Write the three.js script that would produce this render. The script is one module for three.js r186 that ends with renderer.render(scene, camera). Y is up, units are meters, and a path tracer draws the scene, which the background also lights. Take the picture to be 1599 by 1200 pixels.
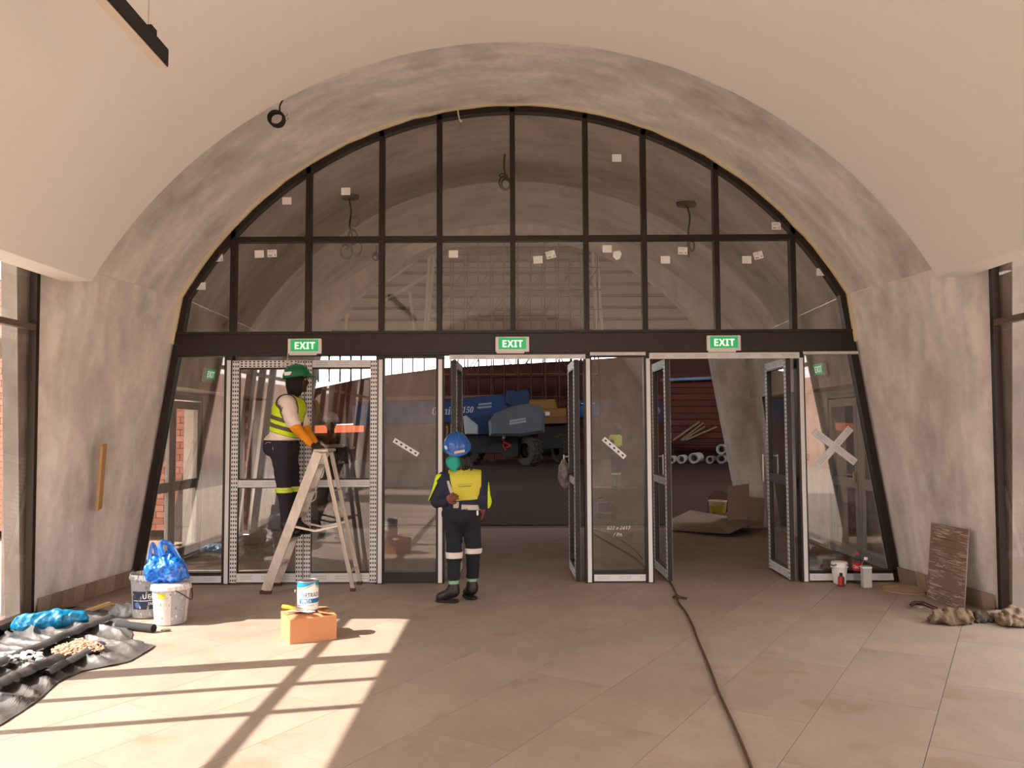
import * as THREE from 'three';
import { RoundedBoxGeometry } from 'three/addons/geometries/RoundedBoxGeometry.js';
import { ImprovedNoise } from 'three/addons/math/ImprovedNoise.js';
import { mergeGeometries, toCreasedNormals } from 'three/addons/utils/BufferGeometryUtils.js';
import { RectAreaLightUniformsLib } from 'three/addons/lights/RectAreaLightUniformsLib.js';

// ---------------------------------------------------------------- camera, sky, sun, exposure
const W = 1599, H = 1200, FOCAL = 1250;
const scene = new THREE.Scene();
const camera = new THREE.PerspectiveCamera(2 * Math.atan(H / 2 / FOCAL) * 180 / Math.PI, W / H, 0.05, 400);
camera.rotation.order = 'YXZ';
camera.position.set(0, 1.65, 0);
camera.rotation.set(0.0559, 0.0028, -0.0044);
camera.updateMatrixWorld(true);
scene.add(camera);
const renderer = new THREE.WebGLRenderer({ antialias: true });
renderer.toneMapping = THREE.LinearToneMapping;
renderer.toneMappingExposure = 0.97;
renderer.shadowMap.enabled = true;
RectAreaLightUniformsLib.init();

const SKY = 7.5, SUN = 16.5;
{ // pale hazy sky, a little brighter towards the horizon
  const w = 64, h = 128, d = new Float32Array(w * h * 4);
  for (let j = 0; j < h; j++) for (let i = 0; i < w; i++) {
    const e = ((j + 0.5) / h - 0.5) * Math.PI, t = Math.max(0, Math.sin(e)), k = 4 * (j * w + i);
    const s = SKY * (1 - 0.25 * t);
    d[k] = s * (0.98 - 0.12 * t); d[k + 1] = s * (0.96 - 0.06 * t); d[k + 2] = s * (0.95 + 0.03 * t); d[k + 3] = 1;
  }
  const t = new THREE.DataTexture(d, w, h, THREE.RGBAFormat, THREE.FloatType);
  t.mapping = THREE.EquirectangularReflectionMapping; t.magFilter = THREE.LinearFilter; t.needsUpdate = true;
  scene.background = t;
}
const sun = new THREE.DirectionalLight(new THREE.Color().setRGB(1, 0.93, 0.88), SUN);
sun.position.set(-30, 30, 7.2 - 5); sun.target.position.set(0, 0, -5);
sun.castShadow = true; sun.shadow.mapSize.set(4096, 4096);
Object.assign(sun.shadow.camera, { left: -25, right: 25, top: 25, bottom: -25, near: 1, far: 120 });
scene.add(sun, sun.target);

// ---------------------------------------------------------------- helpers
let seed = 12345;
const rnd = () => { seed = (seed * 1664525 + 1013904223) >>> 0; return seed / 4294967296; };
const rr = (a, b) => a + (b - a) * rnd();
const noise = new ImprovedNoise();
const fbm = (x, y, z = 0, o = 4) => { let s = 0, a = 0.5; for (let i = 0; i < o; i++) { s += a * noise.noise(x, y, z + i * 7.3); x *= 2.03; y *= 2.03; a *= 0.5; } return s; };
const V = (x, y, z) => new THREE.Vector3(x, y, z);
const clamp = (x, a = 0, b = 1) => Math.min(b, Math.max(a, x));
const mixn = (a, b, t) => a + (b - a) * t;
const rayOf = (px, py) => V((px - W / 2) / FOCAL, -(py - H / 2) / FOCAL, -1).applyQuaternion(camera.quaternion);
// the point of the photograph's pixel on the plane at depth z, on the floor (or a height y), on a plane x
const onZ = (px, py, z) => { const r = rayOf(px, py); return r.multiplyScalar((z - camera.position.z) / r.z).add(camera.position); };
const onY = (px, py, y = 0) => { const r = rayOf(px, py); return r.multiplyScalar((y - camera.position.y) / r.y).add(camera.position); };
const onX = (px, py, x) => { const r = rayOf(px, py); return r.multiplyScalar((x - camera.position.x) / r.x).add(camera.position); };

const used = {};
const numbered = (n) => { const k = used[n] = (used[n] ?? -1) + 1; return k ? n + '_' + String(k).padStart(3, '0') : n; };
function tag(o, label, category, group) { o.userData.label = label; if (category) o.userData.category = category; if (group) o.userData.group = group; return o; }
function thing(name, label, category, pos = [0, 0, 0], turn = 0, group) {
  const o = new THREE.Group(); o.name = numbered(name); scene.add(o); o.position.set(...(pos.isVector3 ? pos.toArray() : pos)); o.rotation.y = turn;
  return tag(o, label, category, group);
}
function structure(name, pos = [0, 0, 0]) { const o = new THREE.Group(); o.name = numbered(name); o.userData.kind = 'structure'; o.position.set(...pos); scene.add(o); return o; }
function mesh(name, geo, mat, parent = scene) {
  if (Array.isArray(geo)) geo = join(geo);
  const m = new THREE.Mesh(geo, mat); m.name = parent === scene ? numbered(name) : name; m.castShadow = m.receiveShadow = true; parent.add(m); return m;
}
function solid(name, geo, mat) { const m = mesh(name, geo, mat); m.userData.kind = 'structure'; return m; }
function join(list) {
  list = list.map((g) => { let h = g.index ? g.toNonIndexed() : g; for (const k of Object.keys(h.attributes)) if (!['position', 'normal', 'uv'].includes(k)) h.deleteAttribute(k);
    if (!h.attributes.uv) h.setAttribute('uv', new THREE.BufferAttribute(new Float32Array(h.attributes.position.count * 2), 2)); if (!h.attributes.normal) h.computeVertexNormals(); return h; });
  return mergeGeometries(list);
}
const move = (g, x, y, z) => g.translate(x, y, z);
function rebase(root, geo) { return geo.translate(-root.position.x, -root.position.y, -root.position.z); }
// box by centre; rounded when r > 0
function bx(w, h, d, x = 0, y = 0, z = 0, r = 0) { return (r ? new RoundedBoxGeometry(w, h, d, 2, Math.min(r, w / 2.01, h / 2.01, d / 2.01)) : new THREE.BoxGeometry(w, h, d)).translate(x, y, z); }
function rod(a, b, r0, r1 = r0, seg = 10) {
  const d = b.clone().sub(a), g = new THREE.CylinderGeometry(r1, r0, d.length(), seg);
  return g.applyQuaternion(new THREE.Quaternion().setFromUnitVectors(V(0, 1, 0), d.clone().normalize())).translate((a.x + b.x) / 2, (a.y + b.y) / 2, (a.z + b.z) / 2);
}
// square bar between two points, width w (sideways) and depth d
function bar(a, b, w, d, hint = V(0, 0, 1), r = 0) {
  const y = b.clone().sub(a), L = y.length(); y.normalize();
  const x = y.clone().cross(hint).normalize(), z = x.clone().cross(y);
  const g = r ? new RoundedBoxGeometry(w, L, d, 1, r) : new THREE.BoxGeometry(w, L, d);
  return g.applyMatrix4(new THREE.Matrix4().makeBasis(x, y, z).setPosition(a.clone().add(b).multiplyScalar(0.5)));
}
function tube(pts, r, seg = 0, rs = 7, closed = false) { return new THREE.TubeGeometry(new THREE.CatmullRomCurve3(pts, closed), seg || pts.length * 6, r, rs, closed); }
function lathe(pts, seg = 32) { return new THREE.LatheGeometry(pts.map((p) => new THREE.Vector2(p[0], p[1])), seg); }
function latheY(pts, seg, h) { const g = lathe(pts, seg), p = g.attributes.position, uv = g.attributes.uv; for (let i = 0; i < p.count; i++) uv.setY(i, p.getY(i) / h); return g; }
function shapeOf(pts, holes = []) { const s = new THREE.Shape(pts.map((p) => new THREE.Vector2(p[0], p[1]))); for (const h of holes) s.holes.push(new THREE.Path(h.map((p) => new THREE.Vector2(p[0], p[1])))); return s; }
function prism(pts, depth, holes, bevel = 0) { return new THREE.ExtrudeGeometry(shapeOf(pts, holes), { depth, bevelEnabled: bevel > 0, bevelSize: bevel, bevelThickness: bevel, bevelSegments: 1, curveSegments: 8 }); }
// surface through rows of points (every row the same length), uv in metres
function sheet(rows, closed = false) {
  const n = rows.length, m = rows[0].length, p = [], uv = [], ix = [];
  let v = 0;
  for (let i = 0; i < n; i++) {
    if (i) v += rows[i][m >> 1].distanceTo(rows[i - 1][m >> 1]);
    let u = 0;
    for (let j = 0; j < m; j++) { if (j) u += rows[i][j].distanceTo(rows[i][j - 1]); p.push(...rows[i][j].toArray()); uv.push(v, u); }
  }
  for (let i = 0; i < n - 1; i++) for (let j = 0; j < m - 1; j++) { const a = i * m + j, b = a + 1, c = a + m, d = c + 1; ix.push(a, b, d, a, d, c); }
  const g = new THREE.BufferGeometry(); g.setAttribute('position', new THREE.Float32BufferAttribute(p, 3)); g.setAttribute('uv', new THREE.Float32BufferAttribute(uv, 2)); g.setIndex(ix); g.computeVertexNormals(); return g;
}
// uv in metres by the face's main direction
function metric(geo, s = 1) {
  const g = geo.index ? geo.toNonIndexed() : geo, p = g.attributes.position, uv = new Float32Array(p.count * 2), a = V(), b = V(), c = V(), n = V();
  for (let i = 0; i < p.count; i += 3) {
    a.fromBufferAttribute(p, i); b.fromBufferAttribute(p, i + 1); c.fromBufferAttribute(p, i + 2);
    n.copy(b).sub(a).cross(c.clone().sub(a)); const x = Math.abs(n.x), y = Math.abs(n.y), z = Math.abs(n.z);
    [a, b, c].forEach((q, k) => { const [s0, t0] = y >= x && y >= z ? [q.x, q.z] : x >= z ? [q.z, q.y] : [q.x, q.y]; uv[2 * (i + k)] = s0 * s; uv[2 * (i + k) + 1] = t0 * s; });
  }
  g.setAttribute('uv', new THREE.BufferAttribute(uv, 2)); return g;
}
// surface nets: a smooth mesh round f < 0
function nets(f, lo, hi, cell) {
  const nx = Math.ceil((hi.x - lo.x) / cell) + 1, ny = Math.ceil((hi.y - lo.y) / cell) + 1, nz = Math.ceil((hi.z - lo.z) / cell) + 1;
  const val = new Float32Array(nx * ny * nz), id = new Int32Array(nx * ny * nz).fill(-1), P = [], I = [];
  const at = (i, j, k) => i + nx * (j + ny * k);
  const BK = 5, far = BK * cell * 0.87 * 1.5 + 0.03;             // blocks clearly inside or outside are filled without sampling
  for (let k0 = 0; k0 < nz; k0 += BK) for (let j0 = 0; j0 < ny; j0 += BK) for (let i0 = 0; i0 < nx; i0 += BK) {
    const m = f(lo.x + (i0 + BK / 2) * cell, lo.y + (j0 + BK / 2) * cell, lo.z + (k0 + BK / 2) * cell), skip = Math.abs(m) > far;
    for (let k = k0; k < Math.min(k0 + BK, nz); k++) for (let j = j0; j < Math.min(j0 + BK, ny); j++) for (let i = i0; i < Math.min(i0 + BK, nx); i++) val[at(i, j, k)] = skip ? m : f(lo.x + i * cell, lo.y + j * cell, lo.z + k * cell);
  }
  const C = [[0, 0, 0], [1, 0, 0], [0, 1, 0], [1, 1, 0], [0, 0, 1], [1, 0, 1], [0, 1, 1], [1, 1, 1]], E = [];
  for (let a = 0; a < 8; a++) for (let b = a + 1; b < 8; b++) { const d = a ^ b; if (d === 1 || d === 2 || d === 4) E.push([a, b]); }
  for (let k = 0; k < nz - 1; k++) for (let j = 0; j < ny - 1; j++) for (let i = 0; i < nx - 1; i++) {
    const v = C.map((c) => val[at(i + c[0], j + c[1], k + c[2])]); let neg = 0; for (const x of v) if (x < 0) neg++;
    if (!neg || neg === 8) continue;
    let x = 0, y = 0, z = 0, n = 0;
    for (const [a, b] of E) if ((v[a] < 0) !== (v[b] < 0)) { const t = v[a] / (v[a] - v[b]); x += mixn(C[a][0], C[b][0], t); y += mixn(C[a][1], C[b][1], t); z += mixn(C[a][2], C[b][2], t); n++; }
    id[at(i, j, k)] = P.length / 3; P.push(lo.x + (i + x / n) * cell, lo.y + (j + y / n) * cell, lo.z + (k + z / n) * cell);
  }
  const quad = (a, b, c, d, flip) => { if (a < 0 || b < 0 || c < 0 || d < 0) return; flip ? I.push(a, c, b, a, d, c) : I.push(a, b, c, a, c, d); };
  for (let k = 1; k < nz - 1; k++) for (let j = 1; j < ny - 1; j++) for (let i = 1; i < nx - 1; i++) {
    const s = val[at(i, j, k)] < 0;
    if (s !== val[at(i + 1, j, k)] < 0) quad(id[at(i, j - 1, k - 1)], id[at(i, j, k - 1)], id[at(i, j, k)], id[at(i, j - 1, k)], !s);
    if (s !== val[at(i, j + 1, k)] < 0) quad(id[at(i - 1, j, k - 1)], id[at(i - 1, j, k)], id[at(i, j, k)], id[at(i, j, k - 1)], !s);
    if (s !== val[at(i, j, k + 1)] < 0) quad(id[at(i - 1, j - 1, k)], id[at(i, j - 1, k)], id[at(i, j, k)], id[at(i - 1, j, k)], !s);
  }
  const g = new THREE.BufferGeometry(); g.setAttribute('position', new THREE.Float32BufferAttribute(P, 3)); g.setIndex(I); g.computeVertexNormals(); return g;
}
// signed distances
const cone = (x, y, z, a, b, r0, r1) => { const bx_ = b.x - a.x, by = b.y - a.y, bz = b.z - a.z, px = x - a.x, py = y - a.y, pz = z - a.z; const t = clamp((px * bx_ + py * by + pz * bz) / (bx_ * bx_ + by * by + bz * bz + 1e-9)); const dx = px - t * bx_, dy = py - t * by, dz = pz - t * bz; return Math.sqrt(dx * dx + dy * dy + dz * dz) - (r0 + (r1 - r0) * t); };
const smin = (a, b, k) => { const h = Math.max(k - Math.abs(a - b), 0) / k; return Math.min(a, b) - h * h * k * 0.25; };
const ell = (x, y, z, c, rx, ry, rz) => { const a = (x - c.x) / rx, b = (y - c.y) / ry, d = (z - c.z) / rz, k = Math.sqrt(a * a + b * b + d * d); return (k - 1) * Math.min(rx, ry, rz); };

// ---------------------------------------------------------------- materials
const C = (h) => new THREE.Color(h);
function std(color, roughness = 0.7, o = {}) { return new THREE.MeshStandardMaterial({ color, roughness, side: THREE.DoubleSide, ...o }); }
function dataTex(w, h, fn, o = {}) {
  const d = new Uint8Array(w * h * 4);
  for (let j = 0; j < h; j++) for (let i = 0; i < w; i++) { const c = fn(i / w, j / h), k = 4 * (j * w + i); d[k] = clamp(c[0]) * 255; d[k + 1] = clamp(c[1]) * 255; d[k + 2] = clamp(c[2]) * 255; d[k + 3] = 255; }
  const t = new THREE.DataTexture(d, w, h); t.magFilter = THREE.LinearFilter; t.wrapS = t.wrapT = o.mirror === false ? THREE.RepeatWrapping : THREE.MirroredRepeatWrapping;
  t.colorSpace = o.linear ? THREE.NoColorSpace : THREE.SRGBColorSpace; t.repeat.set(...(o.repeat ?? [1, 1])); t.needsUpdate = true; return t;
}
function canvasTex(w, h, draw, o = {}) {
  const c = document.createElement('canvas'); c.width = w; c.height = h; draw(c.getContext('2d'), w, h);
  const t = new THREE.CanvasTexture(c); t.colorSpace = THREE.SRGBColorSpace; if (o.wrap) { t.wrapS = t.wrapT = THREE.RepeatWrapping; } if (o.repeat) t.repeat.set(...o.repeat); return t;
}
// skim-coat plaster: cloudy trowelled greys with upright streaks, one tile = 4 m, mirrored
const plasterTex = dataTex(768, 768, (u, v) => {
  const a = fbm(u * 5, v * 3.2, 1, 5), b = fbm(u * 22 + a * 2, v * 7, 5, 4), c = fbm(u * 60, v * 50, 9, 3), p = Math.max(0, fbm(u * 9 + 3, v * 6, 21, 4) - 0.12);
  const t = 0.92 + 0.21 * a + 0.13 * b + 0.05 * c - 0.30 * p; return [t, t * 0.988, t * 0.98];
}, { repeat: [0.25, 0.25] });
const plasterBump = dataTex(384, 384, (u, v) => { const t = 0.5 + 0.3 * fbm(u * 18, v * 10, 3, 5) + 0.15 * fbm(u * 60, v * 60, 8, 2); return [t, t, t]; }, { repeat: [0.35, 0.35], linear: true });
const floorTex = dataTex(1024, 1024, (u, v) => {
  const a = fbm(u * 6, v * 6, 2, 5), b = fbm(u * 40, v * 14, 7, 4), c = fbm(u * 120, v * 120, 4, 2), d = Math.max(0, fbm(u * 8 + 9, v * 10, 31, 5) - 0.2), s = Math.max(0, fbm(u * 30, v * 11, 44, 3) - 0.3);
  const t = 0.93 + 0.10 * a + 0.05 * b + 0.04 * c - 0.25 * d - 0.2 * s; return [t, t * (0.985 - 0.2 * d), t * (0.965 - 0.35 * d)];
}, { repeat: [0.22, 0.22] });
const M = {
  plaster: std(C('#fdfaf7'), 0.88, { map: plasterTex, bumpMap: plasterBump, bumpScale: 0.006 }),
  render: std(C('#988f86'), 0.9, { map: plasterTex, bumpMap: plasterBump, bumpScale: 0.006 }),
  cream: std(new THREE.Color().setRGB(0.88, 0.85, 0.81), 0.75),
  tile: [0, 1, 2, 3].map((i) => std(new THREE.Color().setRGB(0.41 - 0.009 * i, 0.326 - 0.009 * i, 0.265 - 0.008 * i), 0.55, { map: floorTex })),
  grout: std(C('#6d5c4c'), 0.95),
  skirting: std(C('#ab9888'), 0.7, { map: floorTex }), skirtings: ['#a89585', '#b3a090', '#9c8979'].map((c) => std(C(c), 0.7, { map: floorTex })),
  bronze: std(C('#281c14'), 0.42, { metalness: 0.25 }),
  bronzeLight: std(C('#75685c'), 0.45, { metalness: 0.25 }),
  black: std(C('#15130f'), 0.6), rubber: std(C('#1b1a19'), 0.8),
  white: std(C('#e9e6e2'), 0.55), film: std(C('#dcdad9'), 0.42), paper: std(C('#f1eeea'), 0.8),
  foam: std(C('#d8cbae'), 0.95), steel: std(C('#b9b6b2'), 0.3, { metalness: 0.9 }), alu: std(C('#c9bfb4'), 0.42, { metalness: 0.35 }),
  greyFrame: std(C('#a7a6a2'), 0.5), wood: std(C('#c49c6c'), 0.75), card: std(C('#c08a5e'), 0.85),
  glass: new THREE.MeshPhysicalMaterial({ color: C('#e4dfd8'), roughness: 0.02, transmission: 1, thickness: 0, ior: 2.3, side: THREE.DoubleSide }),
  glassClear: new THREE.MeshPhysicalMaterial({ color: C('#f2efea'), roughness: 0.0, transmission: 1, thickness: 0, ior: 1.5, side: THREE.DoubleSide }),
  concrete: std(C('#7b6a5c'), 0.9, { map: floorTex }),
  ground: std(C('#b0a294'), 0.95, { map: floorTex }),
  skin: std(C('#3a221a'), 0.55), navy: std(C('#1b2236'), 0.9), hivis: std(C('#cfe02a'), 0.8), boot: std(C('#1c1512'), 0.5),
  silver: std(C('#b9b1a6'), 0.45), steelRed: std(C('#7a3b30'), 0.7), rust: std(C('#6d3a2c'), 0.85),
};
// protective tape: white film printed with small black squares (three to the row)
const tapeDots = canvasTex(96, 64, (x, w, h) => {
  x.fillStyle = '#d9d7d6'; x.fillRect(0, 0, w, h); x.fillStyle = '#22201f';
  for (const [i, j] of [[8, 8], [40, 8], [72, 8], [8, 40], [40, 40], [72, 40]]) { x.fillRect(i, j, 17, 15); }
}, { wrap: true });
const tapePrint = canvasTex(512, 64, (x, w, h) => {
  x.fillStyle = '#d6d5d5'; x.fillRect(0, 0, w, h); x.fillStyle = '#8d8a88';
  for (let b = 0; b < 3; b++) for (let i = 0; i < 8; i++) for (let j = 0; j < 2; j++) x.fillRect(30 + b * 165 + i * 12, 18 + j * 18, 5, 8);
}, { wrap: true });
M.tapeDots = std('#ffffff', 0.45, { map: tapeDots }); M.tapePrint = std('#ffffff', 0.45, { map: tapePrint });
// a film strip on a front face: uv runs along its length, n repeats per metre
function filmStrip(w, h, z, x, y, kind, flip = 1) {
  const g = new THREE.BoxGeometry(w, h, 0.002).translate(x, y, z), uv = g.attributes.uv, along = h > w;
  for (let i = 0; i < uv.count; i++) { const u = uv.getX(i), v = uv.getY(i); if (kind === 'dots') uv.setXY(i, along ? u : v, along ? v * h / 0.09 : u * w / 0.09); else uv.setXY(i, along ? v * h / 0.7 : u * w / 0.7, along ? u : v); }
  return g;
}
// ---------------------------------------------------------------- the building's section
const FZ = -8.7, CX = 0.0;                                   // glazed screen's plane
const R0 = 4.16, CY = 1.07;
const halfAt = (y) => y < 3.1 ? 4.13 - 0.5 * y / 3.1 : Math.sqrt(Math.max(0, R0 * R0 - (y - CY) ** 2));
const topAt = (x) => Math.abs(x) > 3.63 ? 3.1 * (4.13 - Math.abs(x)) / 0.5 : CY + Math.sqrt(R0 * R0 - x * x);
// an arch section: leaning legs, then an arc; returned as left leg (base up), arc (left to right), right leg (top down)
function arcThrough(hw, spring, crown, n = 48) {
  const s = crown - spring, r = (hw * hw + s * s) / (2 * s), c = crown - r, a0 = Math.atan2(spring - c, hw), out = [];
  for (let i = 0; i <= n; i++) { const a = Math.PI - a0 - (Math.PI - 2 * a0) * i / n; out.push([r * Math.cos(a), c + r * Math.sin(a)]); }
  return out;
}
const legPts = (base, top, spring, n = 10) => Array.from({ length: n + 1 }, (_, i) => [mixn(base, top, i / n), spring * i / n]);
// a shell with thickness between sections, each a list of points; closed round its edge
function shell(rows, outward) {
  return sheet(rows.map((r) => [...r, ...r.map(outward).reverse(), r[0].clone()]));
}
function tunnelPart(name, which, z0, z1f, A, B, steps = 10) {
  // A, B: {base, hw, crown}; z1f(y) depth of the far/near edge
  const rows = [];
  for (let i = 0; i <= steps; i++) {
    const t = i / steps, e = t;
    const a = which === 'arc' ? arcThrough(A.hw, 3.1, A.crown) : legPts(A.base, A.hw, 3.1), b = which === 'arc' ? arcThrough(B.hw, 3.1, B.crown) : legPts(B.base, B.hw, 3.1);
    rows.push(a.map((p, k) => { const x = mixn(p[0], b[k][0], e), y = mixn(p[1], b[k][1], e); return V(which === 'left' ? -x : x, y, mixn(z0, z1f(y), t)); }));
  }
  const g = shell(rows, (p) => which === 'arc' ? V(p.x * 1.05, p.y + 0.25, p.z) : V(p.x + 0.28 * Math.sign(p.x), p.y, p.z));
  return solid(name, toCreasedNormals(g, 0.6), M.plaster);
}
const secA = { base: 4.13, hw: 3.63, crown: 5.23 }, secB = { base: 4.29, hw: 3.96, crown: 5.27 }, secC = { base: 4.2, hw: 3.84, crown: 5.12 };
const nearEdge = (y) => -7.2 + 0.2 * Math.min(y, 3.0);
tunnelPart('wall_left', 'left', FZ - 0.06, nearEdge, secA, secB);
tunnelPart('wall_right', 'right', FZ - 0.06, nearEdge, secA, secB);
tunnelPart('ceiling', 'arc', FZ - 0.06, () => -6.55, secA, secB);
// behind the glass the same section runs on; its side walls hold a recess with a door each
const BZ = -13.4;
tunnelPart('ceiling', 'arc', FZ - 0.06, () => BZ, secA, secC);
for (const s of [-1, 1]) {
  const wallX = (y, z) => { const t = (FZ - z) / (FZ - BZ); return s * mixn(mixn(secA.base, secA.hw, y / 3.1), mixn(secC.base, secC.hw, y / 3.1), t); };
  const piece = (y0, y1, za, zb, name) => { const rows = []; for (let i = 0; i <= 6; i++) { const z = mixn(za, zb, i / 6); rows.push(Array.from({ length: 7 }, (_, k) => { const y = mixn(y0, y1, k / 6); return V(wallX(y, z), y, z); })); } return toCreasedNormals(shell(rows, (p) => V(p.x + 0.9 * s, p.y, p.z)), 0.6); };
  const nm = s < 0 ? 'wall_far_left' : 'wall_far_right';
  solid(nm, piece(2.14, 3.1, FZ - 0.06, BZ), M.plaster);
  solid(nm, piece(0, 2.14, FZ - 0.06, -8.98), M.plaster);
  solid(nm, piece(0, 2.14, -12.7, BZ), M.plaster);
  // the upright wall at the back of the recess, round the door opening
  solid(nm, metric(join([bx(0.25, 2.14, 1.72, s * 4.38, 1.07, -11.78)])), M.plaster);
  solid(nm, metric(join([bx(0.25, 0.1, 1.95, s * 4.38, 2.1, -9.96)])), M.plaster);
}
// pale arch rim where the tunnel opens into the hall, and the hall's front wall round it
{
  const inner = [...legPts(3.86, 3.3, 3.2).map((p) => [-p[0], p[1]]), ...arcThrough(3.26, 3.24, 4.97, 40), ...legPts(3.86, 3.3, 3.2).reverse()];
  const g = prism([[-20, 0], [-20, 12], [20, 12], [20, 0], [3.86, 0], ...inner.slice().reverse(), [-3.86, 0]].filter((p, i, a) => !i || p[0] !== a[i - 1][0] || p[1] !== a[i - 1][1]), 0.45).translate(0, 0, BZ - 0.45);
  solid('wall_arch_rim', metric(g), M.plaster);
}
// smooth painted vault over the near room, a solid block with the vault cut out, springing at a level soffit
{
  const a = arcThrough(3.59, 2.92, 4.99, 96), pts = [[-3.84, 2.92], ...a, [3.84, 2.92], [3.84, 3.5], [4.3, 3.5], [4.3, 5.9], [-4.3, 5.9], [-4.3, 3.5], [-3.84, 3.5]];
  const g = toCreasedNormals(prism(pts, 12.3).translate(0, 0, -6.74), 0.4);
  solid('ceiling', g, M.cream);
}
// side walls behind the photographer, beyond the side glazing
for (const s of [-1, 1]) for (const [z0, z1] of [[1.4, 1.9], [5.0, 5.6]]) solid(s < 0 ? 'wall_back_left' : 'wall_back_right', metric(bx(0.3, 3.5, z1 - z0, s * 4.2, 1.75, (z0 + z1) / 2)), M.plaster);
solid('wall_back', metric(prism([[-4.5, 0], [-4.5, 6], [4.5, 6], [4.5, 0], [2.15, 0], [2.15, 3.4], [-2.15, 3.4], [-2.15, 0]], 0.3).translate(0, 0, 5.5)), M.plaster);

// ---------------------------------------------------------------- floor: large tiles laid at an angle
{
  const fl = structure('floor');
  mesh('screed', metric(bx(9.4, 0.15, 19.4, 0, -0.087, -4.1)), M.grout, fl);
  const u = [0.53, -0.848], v = [0.848, 0.53], L = 1.2, B = 0.6, org = [-0.53, -4.51];
  const clip = (poly, f) => { const o = []; poly.forEach((p, i) => { const q = poly[(i + 1) % poly.length], a = f(p), b = f(q); if (a >= 0) o.push(p); if ((a >= 0) !== (b >= 0)) { const t = a / (a - b); o.push([mixn(p[0], q[0], t), mixn(p[1], q[1], t)]); } }); return o; };
  const edge = (z) => 4.28;
  for (let j = -16; j <= 14; j++) {
    const shift = (((j * 0.5) % 1) + 1) % 1 * L;
    for (let i = -14; i <= 14; i++) {
      const g = 0.0016, a0 = i * L + shift + g, a1 = (i + 1) * L + shift - g, b0 = j * B + g, b1 = (j + 1) * B - g;
      let p = [[a0, b0], [a1, b0], [a1, b1], [a0, b1]].map(([a, b]) => [org[0] + a * u[0] + b * v[0], org[1] + a * u[1] + b * v[1]]);
      for (const f of [(q) => q[0] + 4.27, (q) => 4.27 - q[0], (q) => q[1] + 13.4, (q) => -2.6 - q[1]]) { p = clip(p, f); if (p.length < 3) break; }
      if (p.length < 3) continue;
      let area = 0; p.forEach((q, k) => { const r = p[(k + 1) % p.length]; area += q[0] * r[1] - r[0] * q[1]; }); if (Math.abs(area) < 0.02) continue;
      const m = mesh('tile', metric(prism(p.map((q) => [q[0], -q[1]]), 0.014).rotateX(-Math.PI / 2).translate(0, -0.014 + rr(-0.0004, 0.0004), 0)), M.tile[Math.floor(rnd() * 4)], fl);
      const o = m.geometry.attributes.uv, du = rnd() * 9, dv = rnd() * 9; for (let k = 0; k < o.count; k++) o.setXY(k, o.getX(k) + du, o.getY(k) + dv);
    }
  }
  mesh('plain_floor', metric(bx(8.54, 0.012, 8.4, 0, -0.007, 1.6)), M.tile[1], fl);
}
// skirting tiles along both leaning walls
for (const s of [-1, 1]) {
  const b = structure(s < 0 ? 'baseboard_left' : 'baseboard_right');
  const p0 = V(s * (4.13 - 0.02), 0, FZ + 0.05), p1 = V(s * (4.29 - 0.02), 0, -7.21), n = 9, d = p1.clone().sub(p0);
  for (let i = 0; i < n; i++) {
    const a = p0.clone().addScaledVector(d, (i + 0.02) / n), c = p0.clone().addScaledVector(d, (i + 0.98) / n), h = 0.16;
    mesh('tile', metric(bar(a.clone().add(V(0, h / 2, 0)), c.clone().add(V(0, h / 2, 0)), h, 0.014, V(1, 0.16 * s, 0)).translate(-s * 0.008 - s * 0.012, 0.002, 0)), M.skirtings[(i * 2) % 3], b);
  }
}

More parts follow.
